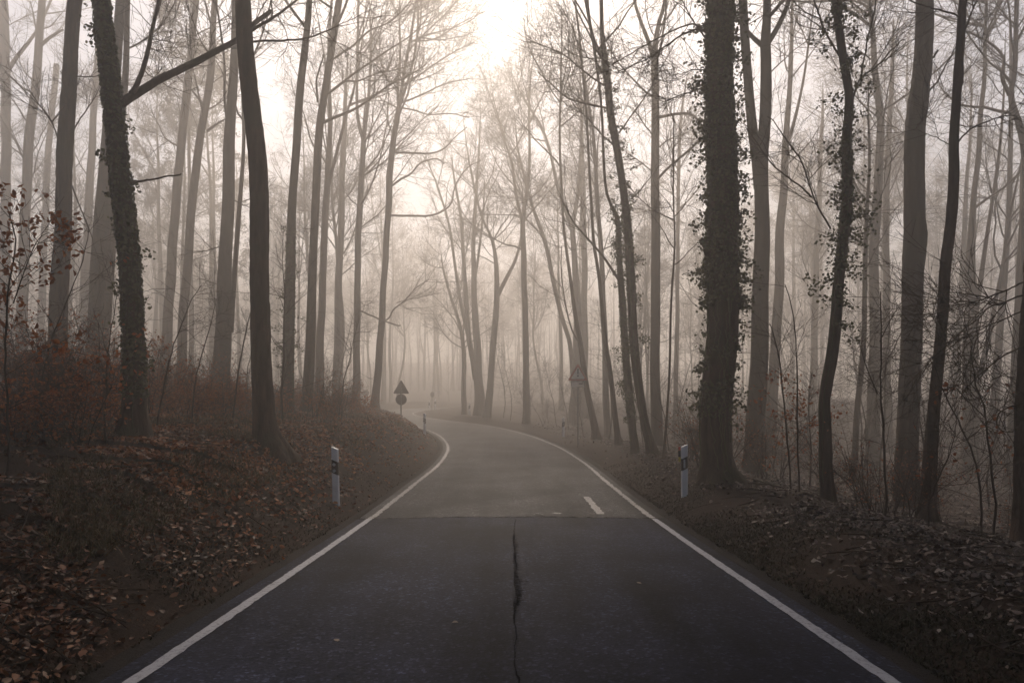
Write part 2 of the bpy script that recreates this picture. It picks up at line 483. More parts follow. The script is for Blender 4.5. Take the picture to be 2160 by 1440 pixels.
def strip(off_a, off_b, i0, i1, dz, ncross=2, jag=0.0, seed=0, camber=True, sub=1):
    g = np.random.default_rng(seed)
    L = RL[i0:i1]; N = RN[i0:i1]
    if sub > 1:
        t = np.linspace(0, len(L) - 1, (len(L) - 1) * sub + 1)
        L = np.column_stack([np.interp(t, np.arange(len(L)), L[:, c]) for c in range(3)])
        N = norm(np.column_stack([np.interp(t, np.arange(len(N)), N[:, c]) for c in range(3)]))
    V = []
    u = np.linspace(0, 1, ncross)
    for j in range(ncross):
        o = np.full(len(L), off_a + (off_b - off_a) * u[j])
        if jag and j in (0, ncross - 1):
            o = o + g.normal(0, jag, len(L)) + jag * .25 * np.sin(np.arange(len(L)) * .37 + seed + j)
        p = L + N * o[:, None]
        p[:, 2] += dz + (.035 * (1 - (np.abs(o) / 2.7) ** 2) if camber else 0)
        V.append(p)
    V = np.stack(V, axis=1); n, c, _ = V.shape
    idx = np.arange(n * c).reshape(n, c)
    q = np.stack([idx[:-1, :-1], idx[:-1, 1:], idx[1:, 1:], idx[1:, :-1]], axis=-1).reshape(-1, 4)
    return V.reshape(-1, 3), q

def at_s(s): return int(np.argmin(np.abs(RS - s)))
JO = at_s(11.9)
V, q = strip(-2.72, 2.72, 0, JO + 1, .010, 9)
road_new = tag(obj('road', mesh_np('road', V, [q], M['asphalt_new'])), 'dark newly laid asphalt road in front of the seam', kind='structure')
V, q = strip(-2.72, 2.72, JO, len(RL), .0, 9)
road_old = tag(obj('road', mesh_np('road', V, [q], M['asphalt_old'])), 'older greyer asphalt road winding into the fog', kind='structure')
# shoulders
for sd in (-1, 1):
    V, q = strip(sd * 2.66, sd * (3.45 if sd < 0 else 3.35), at_s(-30), at_s(60), -.012, 4, jag=.05, seed=5 + sd, camber=False)
    if sd < 0: q = q[:, ::-1]
    V[:, 2] += np.tile(np.linspace(0, .03, 4), len(V) // 4)
    tag(obj('road_shoulder', mesh_np('road_shoulder', V, [q], M['shoulder'])), kind='structure')
# edge lines
for sd in (-1, 1):
    o = sd * 2.50
    V, q = strip(o - .053, o + .053, at_s(-8), JO + 1, .0145, 2, jag=.004, seed=21 + sd, sub=6)
    obj('edge_line', mesh_np('edge_line', V, [q], M['line']), road_new)
    V, q = strip(o - .055, o + .055, JO, at_s(110), .0045, 2, jag=.013, seed=31 + sd, sub=6)
    obj('edge_line', mesh_np('edge_line', V, [q], M['line_worn']), road_old)
# old dash and pale repair beside it
V, q = strip(1.56, 1.70, at_s(12.3), at_s(15.6), .0045, 2, jag=.012, seed=41, sub=5)
tag(obj('lane_dash', mesh_np('lane_dash', V, [q], M['line_worn']), road_old), 'short worn white dash near the right edge line')
V, q = strip(1.98, 2.40, at_s(12.2), at_s(16.2), .0040, 3, jag=.03, seed=43, sub=4)
tag(obj('repair_patch', mesh_np('repair_patch', V, [q], M['asphalt_pale']), road_old), 'pale repair strip beside the right edge line')
# transverse seam and centre crack with spilt tar
g_ = np.random.default_rng(3)
i = JO; n = 90
xs = np.linspace(-2.7, 2.7, n)
zc = RL[i, 2] + .0145 + .035 * (1 - (np.abs(xs) / 2.7) ** 2)
wv = np.cumsum(g_.normal(0, .012, n)); wv -= np.linspace(wv[0], wv[-1], n); ya = RL[i, 1] - .02 + .4 * wv + g_.normal(0, .012, n); yb = RL[i, 1] + .03 + wv + g_.normal(0, .028, n)
V = np.vstack([np.column_stack([xs, ya, zc]), np.column_stack([xs, yb, zc])])
a = np.arange(n - 1)
obj('asphalt_seam', mesh_np('asphalt_seam', V, [np.column_stack([a, a + 1, a + 1 + n, a + n])], M['tar']), road_new)
def ragged(x0f, w0f, w1f, s0, s1, dz, seed, step=.04):
    g = np.random.default_rng(seed); ys = np.arange(s0, s1, step); n = len(ys)
    xc = x0f(ys); zr = np.interp(ys, RL[:, 1][:at_s(30)], RL[:, 2][:at_s(30)]) + .045 + dz
    wob = np.cumsum(g.normal(0, .003, n)); wob -= np.linspace(wob[0], wob[-1], n); xc = xc + wob
    xl = xc - np.maximum(w0f(ys) * (1 + g.normal(0, .5, n)), .001); xr = xc + np.maximum(w1f(ys) * (1 + g.normal(0, .6, n)), .001)
    V = np.vstack([np.column_stack([xl, ys, zr]), np.column_stack([xr, ys, zr])]); a = np.arange(n - 1)
    return V, np.column_stack([a, a + n, a + 1 + n, a + 1])
V, q = ragged(lambda y: .035 + .012 * np.sin(y * 1.7) + .01 * np.sin(y * 5), lambda y: .003 + .004 * np.clip(np.sin(y * 2.3) + .3 * np.sin(y * 11), 0, 1), lambda y: .003 + .006 * np.clip(np.sin(y * 3.1 + 1) + .4 * np.sin(y * 9), 0, 1), 3.0, 11.85, .005, 8)
tag(obj('centre_crack', mesh_np('centre_crack', V, [q], M['tar']), road_new), 'thin dark crack along the middle of the near asphalt')
V, q = ragged(lambda y: .045 + .012 * np.sin(y * 1.7), lambda y: .015 + 0 * y,
              lambda y: np.interp(y, [6.0, 6.4, 7.2, 8.5, 9.8, 10.4], [.006, .07, .08, .045, .04, .006]) * (.7 + .3 * np.sin(y * 9)), 6.0, 10.4, .0085, 9, .03)
tag(obj('tar_stain', mesh_np('tar_stain', V, [q], M['tar_speckle']), road_new), 'black ragged tar stain along the centre crack')
# concentric gutter ridges on the inside of the left bend
for r in range(4):
    i0, i1 = at_s(29 + r), at_s(42 - .4 * r)
    o = -2.86 - .22 * r
    V1, q1 = strip(o, o - .10, i0, i1, .05 + .035 * r, 2, jag=.006, seed=60 + r, camber=False, sub=2)
    V2, q2 = strip(o - .10, o - .20, i0, i1, .0, 2, seed=70 + r, camber=False, sub=2)
    g2 = Geo(); g2.add(V1, q1[:, ::-1])
    Vb = V1.copy(); Vb[:, 2] -= .09
    n = len(V1) // 2; idx = np.arange(n)
    Vs = np.vstack([V1[0::2], Vb[0::2]]); a = np.arange(n - 1); g2.add(Vs, np.column_stack([a, a + 1, a + 1 + n, a + n]))
    Vs = np.vstack([V1[1::2], Vb[1::2]]); g2.add(Vs, np.column_stack([a, a + n, a + 1 + n, a + 1]))
    obj('gutter_ridge', g2.mesh('gutter_ridge', M['shoulder'], False), road_old)
# ------------------------------------------------------------------ trees
def crown_mesh(name, P, R, g, spec, material):
    """P,R: trunk/limb polylines (k,m,3); spec: n1,t0,len1,lev,bias,up..."""
    G = Geo()
    n1 = spec.get('n1', 16); s = spec.get('scale', 1.0)
    A, RA = grow(P, R, n1, g, spec.get('t0', .45), .985, 2.2 * s, 6.2 * s, spec.get('ang', 48), 13, spec.get('up', .07), .11, 9, .011, .012, bias=spec.get('bias'), lt=.45)
    V, q = tubes(A, RA, 4); G.add(V, q)
    B, RB = grow(A, RA, n1 * spec.get('k2', 7), g, .15, 1.0, .9 * s, 2.9 * s, 42, 14, .05, .16, 5, .009, max(.008, spec.get('rt', .006) * 1.3), lt=.4)
    V, q = tubes(B, RB, 3); G.add(V, q)
    C, RC = grow(B, RB, len(B) * spec.get('k3', 6), g, .1, 1.0, .45 * s, 1.3 * s, 42, 15, .04, .18, 3, .008, spec.get('rt', .006), lt=.3)
    V, q = tubes(C, RC, 3); G.add(V, q)
    if spec.get('k4', 3):
        E, RE = grow(C, RC, len(C) * spec.get('k4', 3), g, .2, 1.0, .22, .62, 42, 15, .03, .1, 2, .008, spec.get('rt', .006) * .8)
        V, q = tubes(E, RE, 3); G.add(V, q)
    return G.mesh(name, material)

def ivy_mesh(name, P, R, g, n, ta, tb, size, sprays, spray_len, material, out=.05, thin=None):
    G = Geo(); m = len(P)
    def along(t):
        f = t * (m - 1); i = np.minimum(f.astype(int), m - 2); w = (f - i)[:, None]
        return P[i] * (1 - w) + P[i+1] * w, R[i] * (1 - w[:, 0]) + R[i+1] * w[:, 0]
    t = ta + (tb - ta) * g.random(n)
    if thin is not None:          # leave bare patches
        keep = vnoise(t * 40, g.random(n) * 0 + 1, 11, 1.0) > thin; t = t[keep]; n = len(t)
    a = g.random(n) * 6.283; c, r = along(t)
    ax = np.column_stack([np.cos(a), np.sin(a), np.zeros(n)])
    lump = .5 + .5 * vnoise(t * 55, a * 1.6, 12, 1.0)
    C = c + ax * (r + .005 + out * lump * g.random(n))[:, None]
    N = norm(ax + g.normal(0, .45, (n, 3)) + np.array([0, 0, .25])); D = g.normal(0, .6, (n, 3)) + np.array([0, 0, -.9])
    V, q = leaf_geo(C, N, D, size * (.45 + 1.2 * g.random(n) ** 1.6), g, .2, .46); G.add(V, q)
    for vn in range(6):                      # climbing stems
        tt = np.linspace(max(0, ta - .12), tb, 60); cc, rr = along(tt); a0 = g.random() * 6.283 + np.cumsum(g.normal(0, .09, 60))
        vp = cc + np.column_stack([np.cos(a0), np.sin(a0), np.zeros(60)]) * (rr * 1.02)[:, None]
        V, q = tubes(vp[None], np.linspace(.016, .006, 60)[None] * (.6 + .7 * g.random()), 5); G.add(V, q)
    if sprays:
        t = ta + (tb - ta) * g.random(sprays); a = g.random(sprays) * 6.283
        # most sprays show at the sides
        c, r = along(t); ax = np.column_stack([np.cos(a), .5 * np.sin(a), g.normal(.1, .25, sprays)]); ax = norm(ax)
        L = spray_len * (.35 + g.random(sprays))
        Q = np.empty((sprays, 4, 3)); Q[:, 0] = c + ax * (r * .8)[:, None]; d = ax
        for s_ in range(1, 4):
            d = norm(d + g.normal(0, .25, (sprays, 3)) + np.array([0, 0, -.12])); Q[:, s_] = Q[:, s_-1] + d * (L / 3)[:, None]
        V, qq = tubes(Q, np.full((sprays, 4), .004), 3); G.add(V, qq)
        k_ = 30
        tt = np.repeat(np.arange(sprays), k_); f = .25 + .8 * g.random(len(tt)); fi = np.minimum((f * 3).astype(int), 2); w = (f * 3 - fi)[:, None]
        C = Q[tt, fi] * (1 - w) + Q[tt, np.minimum(fi + 1, 3)] * w + g.normal(0, .06, (len(tt), 3))
        V, q = leaf_geo(C, g.normal(0, 1, (len(tt), 3)) + np.array([0, -.3, .6]), g.normal(0, 1, (len(tt), 3)) + np.array([0, 0, -.6]), size * (.7 + .6 * g.random(len(tt))), g, .2, .46); G.add(V, q)
    return G.mesh(name, material)

def poly_px(pts, d, dd=0.0, jit=0.0, g=None):
    """photo points (x,y,width) to a polyline at distance d, drifting dd metres deeper towards the end"""
    n = len(pts); P = []; R = []
    for i, p in enumerate(pts):
        di = d + dd * i / max(1, n - 1)
        q = px(p[0], p[1], di)
        P.append(q); R.append((p[2] if len(p) > 2 else 3) / 2 * di / F)
    return np.array(P), np.array(R)

def build_tree(T, seed):
    g = np.random.default_rng(seed)
    d = T['d']; P, R = poly_px(T['pts'], d)
    bx = P[0, 0] ; by = d
    # down to the soil
    if len(P) > 1:
        sl = (P[1, 0] - P[0, 0]) / max(.2, P[1, 2] - P[0, 2]); sl = float(np.clip(sl, -.25, .25))
    else: sl = 0
    z0 = gz(bx, by)
    if P[0, 2] - z0 > .05:
        bx = bx - sl * (P[0, 2] - z0)
        z0 = gz(bx, by)
        P = np.vstack([[bx, by, z0], P]); R = np.concatenate([[R[0] * 1.06], R])
    keep = P[:, 2] >= z0 - .001; keep[0] = True
    P, R = P[keep], R[keep]
    P[0, 2] = z0
    base = np.array([bx, by, z0])
    below = np.array([[bx - sl * .4, by, z0 - .4]])
    # root flare
    P = np.vstack([below, P]); R = np.concatenate([[R[0] * 1.45], R]); R[1] *= 1.16
    # wander in depth and up to the top outside or inside the frame
    lean = T.get('lean', g.normal(0, .01))
    P[:, 1] += lean * (P[:, 2] - z0)
    H = T.get('H', 24) + z0
    if d < 19: H = max(H, z0 + 22)
    elif d < 31.5 and T.get('H', 24) > 15.5: H = max(H, z0 + 26)
    ext = []
    top = P[-1].copy(); r = R[-1]; dv = norm(P[-1] - P[-2])
    if H > top[2] + .5:
        n = max(3, int((H - top[2]) / 1.6)); st = (H - top[2]) / n; q = top.copy()
        for i in range(n):
            dv = norm(dv * .75 + np.array([0, 0, .25]) + g.normal(0, .05, 3)); q = q + dv * st / max(dv[2], .5)
            ext.append((*q, r * (1 - (i + 1) / n) ** .8 + .012))
    if ext:
        e = np.array(ext); P = np.vstack([P, e[:, :3]]); R = np.concatenate([R, e[:, 3]])
    near = d < 19
    rings = int(np.clip((P[-1, 2] - z0) / (.10 if near else .4), 24, 170))
    TP, TR = resample(P, R, rings)
    TR = TR * (1 + .03 * vnoise(TP[:, 2], TP[:, 2] * 0 + seed, seed, 2.2))
    TP[:, 0] += .35 * TR * vnoise(TP[:, 2], TP[:, 2] * 0, seed + 1, 1.2)
    e = empty('tree', tuple(base))
    tag(e, T['label'], 'tree', T.get('group'))
    G = Geo(); sides = 26 if near else 12
    V, q = tubes(TP[None] - base, TR[None], sides, .055 if near else .015, g)
    V = V.reshape(rings, sides, 3); cc_ = (TP - base)[:, None, :]; hh = np.clip(1 - np.clip(cc_[..., 2:3], -.4, 9) / (.16 + 2.2 * TR[min(6, rings - 1)]), 0, 1.4)
    lob = .5 + .5 * np.cos(np.arange(sides) / sides * 6.283 * int(g.integers(4, 7)) + g.random() * 6)[None, :, None] + g.normal(0, .12, (1, sides, 1))
    V = cc_ + (V - cc_) * (1 + .24 * hh * hh * lob); V = V.reshape(-1, 3); G.add(V, q)
    stems = [(TP, TR)]
    for st in T.get('stems', []):
        SP, SR = poly_px(st['pts'], d, st.get('dd', 0))
        SP[:, 1] += lean * (SP[:, 2] - z0)
        h = st.get('H', 0)
        if h:
            q = SP[-1].copy(); dv = norm(SP[-1] - SP[-2]); r = SR[-1]; n = max(3, int(h / 1.6)); ex = []
            for i in range(n):
                dv = norm(dv * .8 + np.array([0, 0, .2]) + g.normal(0, .06, 3)); q = q + dv * h / n
                ex.append((*q, r * (1 - (i + 1) / n) ** .8 + .01))
            ex = np.array(ex); SP = np.vstack([SP, ex[:, :3]]); SR = np.concatenate([SR, ex[:, 3]])
        SP, SR = resample(SP, SR, 40)
        V, q = tubes(SP[None] - base, SR[None], 10, .015, g); G.add(V, q); stems.append((SP, SR))
    bm = M[T.get('bark', 'bark')]
    obj('trunk', G.mesh('trunk', bm), e)
    # traced limbs, each a part of its own
    limbs = []
    for lb in T.get('limbs', []):
        pts = lb['pts']; w0, w1 = lb['w']
        n = len(pts); pts = [(p[0], p[1], w0 + (w1 - w0) * i / (n - 1)) for i, p in enumerate(pts)]
        LP, LR = poly_px(pts, d + lb.get('d0', 0), lb.get('dd', 0))
        LP[:, 1] += lean * (LP[:, 2] - z0) 
        LP, LR = resample(LP, LR, 24)
        LP[1:-1] += np.cumsum(g.normal(0, .012, (22, 3)), axis=0) * .5
        V, q = tubes(LP[None] - base, LR[None], 7, .03, g)
        G = Geo(); G.add(V, q)
        tw = lb.get('twigs', 10)
        if tw:
            pl, rl = resample(LP, LR, 9, False)
            B, RB = grow(pl[None] - base, rl[None], tw, g, .2, 1.0, .5, 1.0 + .05 * d, 45, 14, lb.get('up', .08), .16, 6, .008, .006)
            V, q = tubes(B, RB, 3); G.add(V, q)
            C, RC = grow(B, RB, tw * 5, g, .1, 1, .3, .9, 42, 15, .05, .16, 4, .007, .005); V, q = tubes(C, RC, 3); G.add(V, q)
            E, RE = grow(C, RC, tw * 12, g, .2, 1, .2, .5, 42, 15, .03, .1, 2, .007, .004); V, q = tubes(E, RE, 3); G.add(V, q)
        obj('limb', G.mesh('limb', bm), e)
        limbs.append((LP, LR))
    c = dict(T.get('crown', {}))
    if T.get('crown', 1) is not None and d >= 19:
        src = [resample(p, r, 40, False) for p, r in stems]
        SPs = np.stack([p for p, r in src]) - base; SRs = np.stack([r for p, r in src])
        if 'rt' not in c: c['rt'] = .0030 + .00006 * d + max(0, d - 34) * .00012
        if d < 20: c.update(n1=8, k3=5, k4=1)
        elif d < 36: c.update(n1=max(8, int(c.get('n1', 16) * .5)), k3=5, k4=2)
        else: c.update(n1=int(c.get('n1', 20) * 1.05), k3=5, k4=3)
        obj('crown', crown_mesh('crown', SPs, SRs, g, c, M['twig']), e)
    if d < 19 or (d < 31.5 and T.get('H', 24) > 15.5):        # unseen upper crown, added dense over the road to shade the near ground
        up_, ur_ = resample(TP, TR, 40, False); lim = CH + .603 * d + 1.5
        t0_ = float(np.interp(lim, up_[:, 2], np.linspace(0, 1, 40))); sgn = -np.sign(bx)
        A_, RA_ = grow((up_ - base)[None], np.maximum(ur_, .06)[None], 34, g, min(t0_, .75), .97, 3.5, 8.5, 60, 12, .055, .10, 9, .012, .02, bias=(1.0 * sgn, -.4, 0), lt=.35)
        B_, RB_2 = grow(A_, RA_, 220, g, .1, 1, 1.2, 3.4, 42, 14, .05, .15, 5, .010, .012)
        C_, RC_ = grow(B_, RB_2, 1100 if d < 19 else 800, g, .1, 1, .6, 1.8, 45, 15, .02, .16, 3, .012, .015)
        G = Geo()
        for a_, b_, n_ in ((A_, RA_, 4), (B_, RB_2, 3), (C_, RC_, 3)):
            V, q = tubes(a_, b_, n_); G.add(V, q)
        obj('shade_crown', G.mesh('shade_crown', M['twig']), e)
        if T.get('ivy') and d < 19:
            pool = np.vstack([B_.reshape(-1, 3), A_[:, :6].reshape(-1, 3)]); n_ = 7000
            c_ = pool[g.integers(0, len(pool), n_)] + g.normal(0, .22, (n_, 3))
            V, q = leaf_geo(c_, g.normal(0, .6, (n_, 3)) + np.array([0, 0, .8]), g.normal(0, 1, (n_, 3)), .17 * (.7 + .6 * g.random(n_)), g, .2, .46); G = Geo(); G.add(V, q)
            o = obj('shade_crown_ivy', G.mesh('shade_crown_ivy', M['ivy']), e); o['kind'] = 'stuff'  # unseen leaf mass added to make the crown cast more shade
    for iv in T.get('ivy', []):
        src = stems[iv.get('stem', 0)]
        sp, sr = resample(src[0], src[1], 120, False)
        zz = sp[:, 2] - CH
        za, zb = (HY - iv['y0']) / F * d, (HY - iv['y1']) / F * d
        ta = float(np.interp(za, zz, np.linspace(0, 1, 120))); tb = float(np.interp(zb, zz, np.linspace(0, 1, 120)))
        o = obj('ivy', ivy_mesh('ivy', sp - base, sr, g, iv['n'], ta, tb, iv.get('size', .06), iv.get('sprays', 0), iv.get('sl', .4), M['ivy'], iv.get('out', .06), iv.get('thin')), e)
        o['kind'] = 'stuff'
    return e

GL, GR, GC = 'roadside trees on the left bank', 'roadside trees on the right of the road', 'trees beyond the bend'
RB_ = (1.0, -.2, 0)     # left trees reach right over the road
LB_ = (-1.0, -.2, 0)
TREES = [
 # ---- left
 dict(d=11.5, group=GL, bark='bark_moss', H=19, label='dark leaning ivy-clad tree nearest the camera on the left bank',
      pts=[(283,915,60),(285,870,46),(285,800,41),(284,720,38),(278,600,37),(268,480,36),(255,360,34),(243,240,32),(232,120,30),(220,0,27)],
      limbs=[dict(pts=[(262,222),(300,197),(345,170),(400,145),(450,122),(500,97),(530,62),(575,30)], w=(19,8), dd=3.5, twigs=22),
             dict(pts=[(282,200),(303,165),(318,110),(330,55),(345,-10),(352,-80)], w=(11,5), dd=2.5, twigs=18),
             dict(pts=[(276,388),(310,381),(345,375),(385,368)], w=(5,3), twigs=0)],
      ivy=[dict(y0=840, y1=-60, n=6500, size=.062, out=.055, sprays=26, sl=.16)], crown=dict(n1=14, t0=.6, k3=5, k4=2)),
 dict(d=13, group=GL, bark='bark', H=21, label='straight dark rough-barked trunk standing beside the left road post',
      pts=[(560,928,54),(557,900,48),(552,830,42),(547,740,39),(546,620,36),(548,480,37),(546,400,37),(540,300,35),(528,180,33),(518,80,32),(515,0,30)],
      limbs=[dict(pts=[(535,68),(575,42),(600,25),(640,-5),(670,-40)], w=(7,3), dd=1.5, twigs=12),
             dict(pts=[(537,92),(600,88),(650,86),(690,66),(715,58)], w=(4.5,2.5), dd=1.5, twigs=10),
             dict(pts=[(575,42),(582,20),(570,-20)], w=(4,2), dd=.8, twigs=4)], crown=dict(n1=14, t0=.58, k3=5, k4=2)),
 dict(d=18, group=GL, bark='bark', H=23, label='slim dark trunk rising from the brown shrubs at far left',
      pts=[(115,800,36),(120,747,33),(127,613,31),(131,480,29),(135,333,29),(143,167,27),(152,0,25)],
      limbs=[dict(pts=[(124,300),(105,245),(75,215),(40,180)], w=(3,1.5), dd=-1, twigs=16), dict(pts=[(152,275),(175,240),(200,205),(215,180)], w=(3,1.5), dd=1, twigs=12),
             dict(pts=[(160,160),(190,163),(215,155)], w=(3,2), twigs=4), dict(pts=[(150,390),(165,430),(195,500),(215,560)], w=(3,1.5), dd=1, twigs=8)], crown=dict(n1=14, t0=.5, k3=5, k4=2)),
 dict(d=24, group=GL, bark='bark_moss', label='thick pale trunk just behind the leaning ivy-clad tree',
      pts=[(203,830,46),(205,700,40),(210,580,39),(214,480,37),(222,330,32),(232,200,25),(248,0,17)], crown=dict(n1=14, t0=.5, k4=2),
      stems=[dict(pts=[(218,690,26),(228,560,22),(236,440,20),(248,300,16),(262,150,12)], dd=1, H=8)]),
 dict(d=38, group=GL, label='slender grey trunk with rising side limbs left of the slim dark trunk',
      pts=[(44,790,22),(47,620,20),(50,480,19),(57,300,18),(75,167,16),(83,33,14),(90,-60,12)],
      limbs=[dict(pts=[(82,95),(105,78),(130,60)], w=(8,4), twigs=10), dict(pts=[(76,75),(70,40),(60,0)], w=(4,2), twigs=8)], crown=dict(n1=16, t0=.45)),
 dict(d=42, group=GL, label='faint forked trunk at the very left edge of the picture',
      pts=[(8,790,20),(10,600,19),(12,400,18),(14,150,17),(6,0,16)], stems=[dict(pts=[(16,150,9),(40,115,8),(65,85,6),(85,55,5)], H=5)], crown=dict(n1=16, t0=.45)),
 dict(d=52, group=GL, label='thin faint trunk between two darker trunks at far left',
      pts=[(84,800,16),(88,600,14),(92,480,13),(97,333,12),(115,133,11)], crown=dict(n1=14, t0=.4)),
 dict(d=46, group=GL, label='faint trunk seen between the slim dark trunk and the thick pale one',
      pts=[(172,800,18),(178,620,17),(185,450,16),(196,250,13),(205,80,10)], crown=dict(n1=14, t0=.4)),
 dict(d=33, group=GL, label='grey trunk in the fog, first to the right of the leaning ivy-clad tree',
      pts=[(345,800,22),(350,700,20),(358,560,19),(365,430,18),(372,330,17),(388,160,15),(400,0,12)], crown=dict(n1=16, t0=.45)),
 dict(d=31, group=GL, label='grey gently curved trunk in the fog, second right of the leaning ivy-clad tree',
      pts=[(378,810,22),(382,760,20),(388,640,18),(395,560,17),(402,430,17),(415,330,16),(430,230,15),(445,130,14),(447,33,12)],
      limbs=[dict(pts=[(434,275),(455,262),(478,248)], w=(6,3), twigs=6), dict(pts=[(447,60),(440,30),(430,0)], w=(5,4), twigs=6)], crown=dict(n1=16, t0=.45)),
 dict(d=26, group=GL, bark='bark_smooth', label='thick grey trunk with a thinner stem on its right, left of the dark rough trunk',
      pts=[(467,815,38),(469,740,34),(473,600,28),(477,480,25),(480,330,24),(490,220,19),(495,130,17),(497,0,15)],
      stems=[dict(pts=[(484,700,16),(491,620,11),(497,540,10),(505,430,9),(515,300,7)], dd=.6, H=8), dict(pts=[(480,262,6),(472,215,5),(474,140,5),(466,70,4)], H=3)],
      limbs=[dict(pts=[(462,520),(430,530),(400,532)], w=(3,1.5), twigs=9), dict(pts=[(490,420),(510,430),(535,440)], w=(3,1.5), twigs=6), dict(pts=[(460,600),(430,592),(415,590)], w=(2.5,1.2), twigs=9)],
      crown=dict(n1=16, t0=.45)),
 dict(d=24, group=GL, bark='bark_moss', label='straight trunk with ivy, first to the right of the dark rough trunk',
      pts=[(606,873,26),(608,760,22),(612,650,21),(614,520,19),(618,420,17),(627,270,17),(640,130,15),(655,0,12)],
      ivy=[dict(y0=800, y1=480, n=1300, size=.06, out=.05, sprays=26, sl=.4)], crown=dict(n1=14, t0=.5)),
 dict(d=27, group=GL, bark='bark', label='tall trunk throwing long limbs to the right, second right of the dark rough trunk',
      pts=[(648,855,25),(652,780,22),(657,640,19),(662,520,17),(668,400,17),(675,280,16),(690,190,15),(705,90,14),(720,0,14)],
      limbs=[dict(pts=[(684,262),(715,248),(747,236),(775,219),(820,184),(855,168),(900,140)], w=(7,2.5), dd=2, twigs=34, up=.14),
             dict(pts=[(693,202),(729,177),(754,156),(799,125),(823,108),(870,78),(905,40)], w=(6,2), dd=2, twigs=34, up=.14),
             dict(pts=[(733,176),(760,176),(790,160),(840,150)], w=(4,2), dd=1, twigs=22, up=.14),
             dict(pts=[(705,130),(747,104),(778,69),(816,59),(854,28),(890,-20)], w=(5,2), dd=1, twigs=30, up=.14),
             dict(pts=[(673,220),(668,175),(676,150),(684,120)], w=(5,3), twigs=8), dict(pts=[(704,25),(680,8),(655,-5)], w=(5,3), twigs=8)],
      crown=dict(n1=16, t0=.55, bias=RB_)),
 dict(d=36, group=GL, label='pale trunk close behind the tall trunk with long right-hand limbs',
      pts=[(672,850,17),(675,700,16),(680,560,15),(685,430,14),(692,320,12),(694,240,9),(690,150,7)],
      stems=[dict(pts=[(688,400,8),(705,330,7),(725,250,6),(745,180,4)], H=5)], crown=dict(n1=18, t0=.4)),
 dict(d=46, group=GL, label='faint trunk between the tall limbed trunk and the slim forked one',
      pts=[(708,855,18),(712,700,16),(718,560,15),(722,400,13),(728,250,10)], crown=dict(n1=18, t0=.38)),
 dict(d=40, group=GL, bark='bark_smooth', label='slim trunk forking high up, left neighbour of the trunk by the round and triangular signs',
      pts=[(750,870,17),(752,782,15),(753,643,14),(754,504,13),(758,450,13),(762,347,12),(766,295,11),(775,222,7),(780,139,6),(781,60,5)],
      stems=[dict(pts=[(766,297,8),(752,250,7),(751,190,6),(752,139,6),(754,0,5)], H=3)],
      limbs=[dict(pts=[(760,655),(781,665),(809,676),(844,686)], w=(4,3), dd=-1.5, twigs=0), dict(pts=[(811,676),(823,669),(827,653),(851,636),(872,608),(905,588)], w=(4,1.5), d0=-1.5, twigs=14),
             dict(pts=[(836,638),(870,630),(925,618)], w=(2,1.2), d0=-1.5, twigs=10)],
      crown=dict(n1=26, t0=.42, bias=RB_, k4=4, scale=1.15)),
 dict(d=40, group=GL, bark='bark_smooth', H=25, label='trunk with bent limbs hanging over the bend, directly left of the triangular and round sign',
      pts=[(792,872,18),(795,820,16),(799,775,15),(804,678,14),(813,574,13),(816,500,13),(821,382,14),(825,347,13),(830,295,12),(840,250,11),(846,201,8),(854,153,6),(868,76,6)],
      stems=[dict(pts=[(842,235,7),(838,180,6),(846,120,5),(843,50,4)], H=3), dict(pts=[(846,215,6),(870,150,5),(882,69,5)], H=3)],
      limbs=[dict(pts=[(833,323),(875,325),(917,326),(941,312),(955,295),(985,270)], w=(5,2), dd=2, twigs=20), dict(pts=[(827,393),(847,377),(868,368),(882,347),(903,337),(925,334),(938,348)], w=(5,2), dd=2, twigs=14),
             dict(pts=[(825,455),(868,457),(917,457),(955,434),(955,399),(983,354),(1015,340)], w=(5,2), dd=2, twigs=16), dict(pts=[(843,228),(880,235),(905,245),(950,238),(990,250)], w=(3.5,2), twigs=22), dict(pts=[(862,110),(905,64),(945,28),(975,-10)], w=(4,2), twigs=40, up=.12), dict(pts=[(850,185),(900,150),(955,112),(1000,92)], w=(4,2), dd=1, twigs=44, up=.1), dict(pts=[(845,220),(895,200),(945,175),(990,168)], w=(4,2), dd=2, twigs=40, up=.1), dict(pts=[(866,90),(915,90),(960,60),(995,40)], w=(4,2), dd=1.5, twigs=40, up=.1), dict(pts=[(843,232),(815,215),(790,214)], w=(3,2), twigs=12)],
      crown=dict(n1=34, t0=.52, bias=(.8, 0, 0), k4=4, ang=44, scale=1.25)),
 # ---- beyond the bend
 dict(d=56, group=GC, bark='bark_smooth', H=26, label='stout pale tree of several fanning stems just beyond the bend of the road',
      pts=[(1011,886,24),(1009,820,20),(1007,747,17),(1002,643,13),(997,539,9),(1002,452,8),(1006,380,5)],
      stems=[dict(pts=[(1004,800,14),(997,754,12),(988,712,11),(983,626,9),(976,521,8),(972,452,6),(960,390,5)], H=3), dict(pts=[(990,720,8),(972,643,7),(959,556,6),(948,470,5),(925,400,4)], H=3), dict(pts=[(1000,600,6),(1012,520,5),(1020,440,4)], H=3)],
      crown=dict(n1=30, t0=.45, k4=4, ang=38)),
 dict(d=58, group=GC, label='thin pale tree immediately left of the stout many-stemmed tree beyond the bend',
      pts=[(979,884,11),(978,820,10),(980,747,10),(972,690,7),(955,640,6),(940,590,5)], H=14, crown=dict(n1=20, t0=.4)),
 dict(d=52, group=GC, bark='bark_smooth', H=23, label='pale forked tree immediately right of the stout many-stemmed tree',
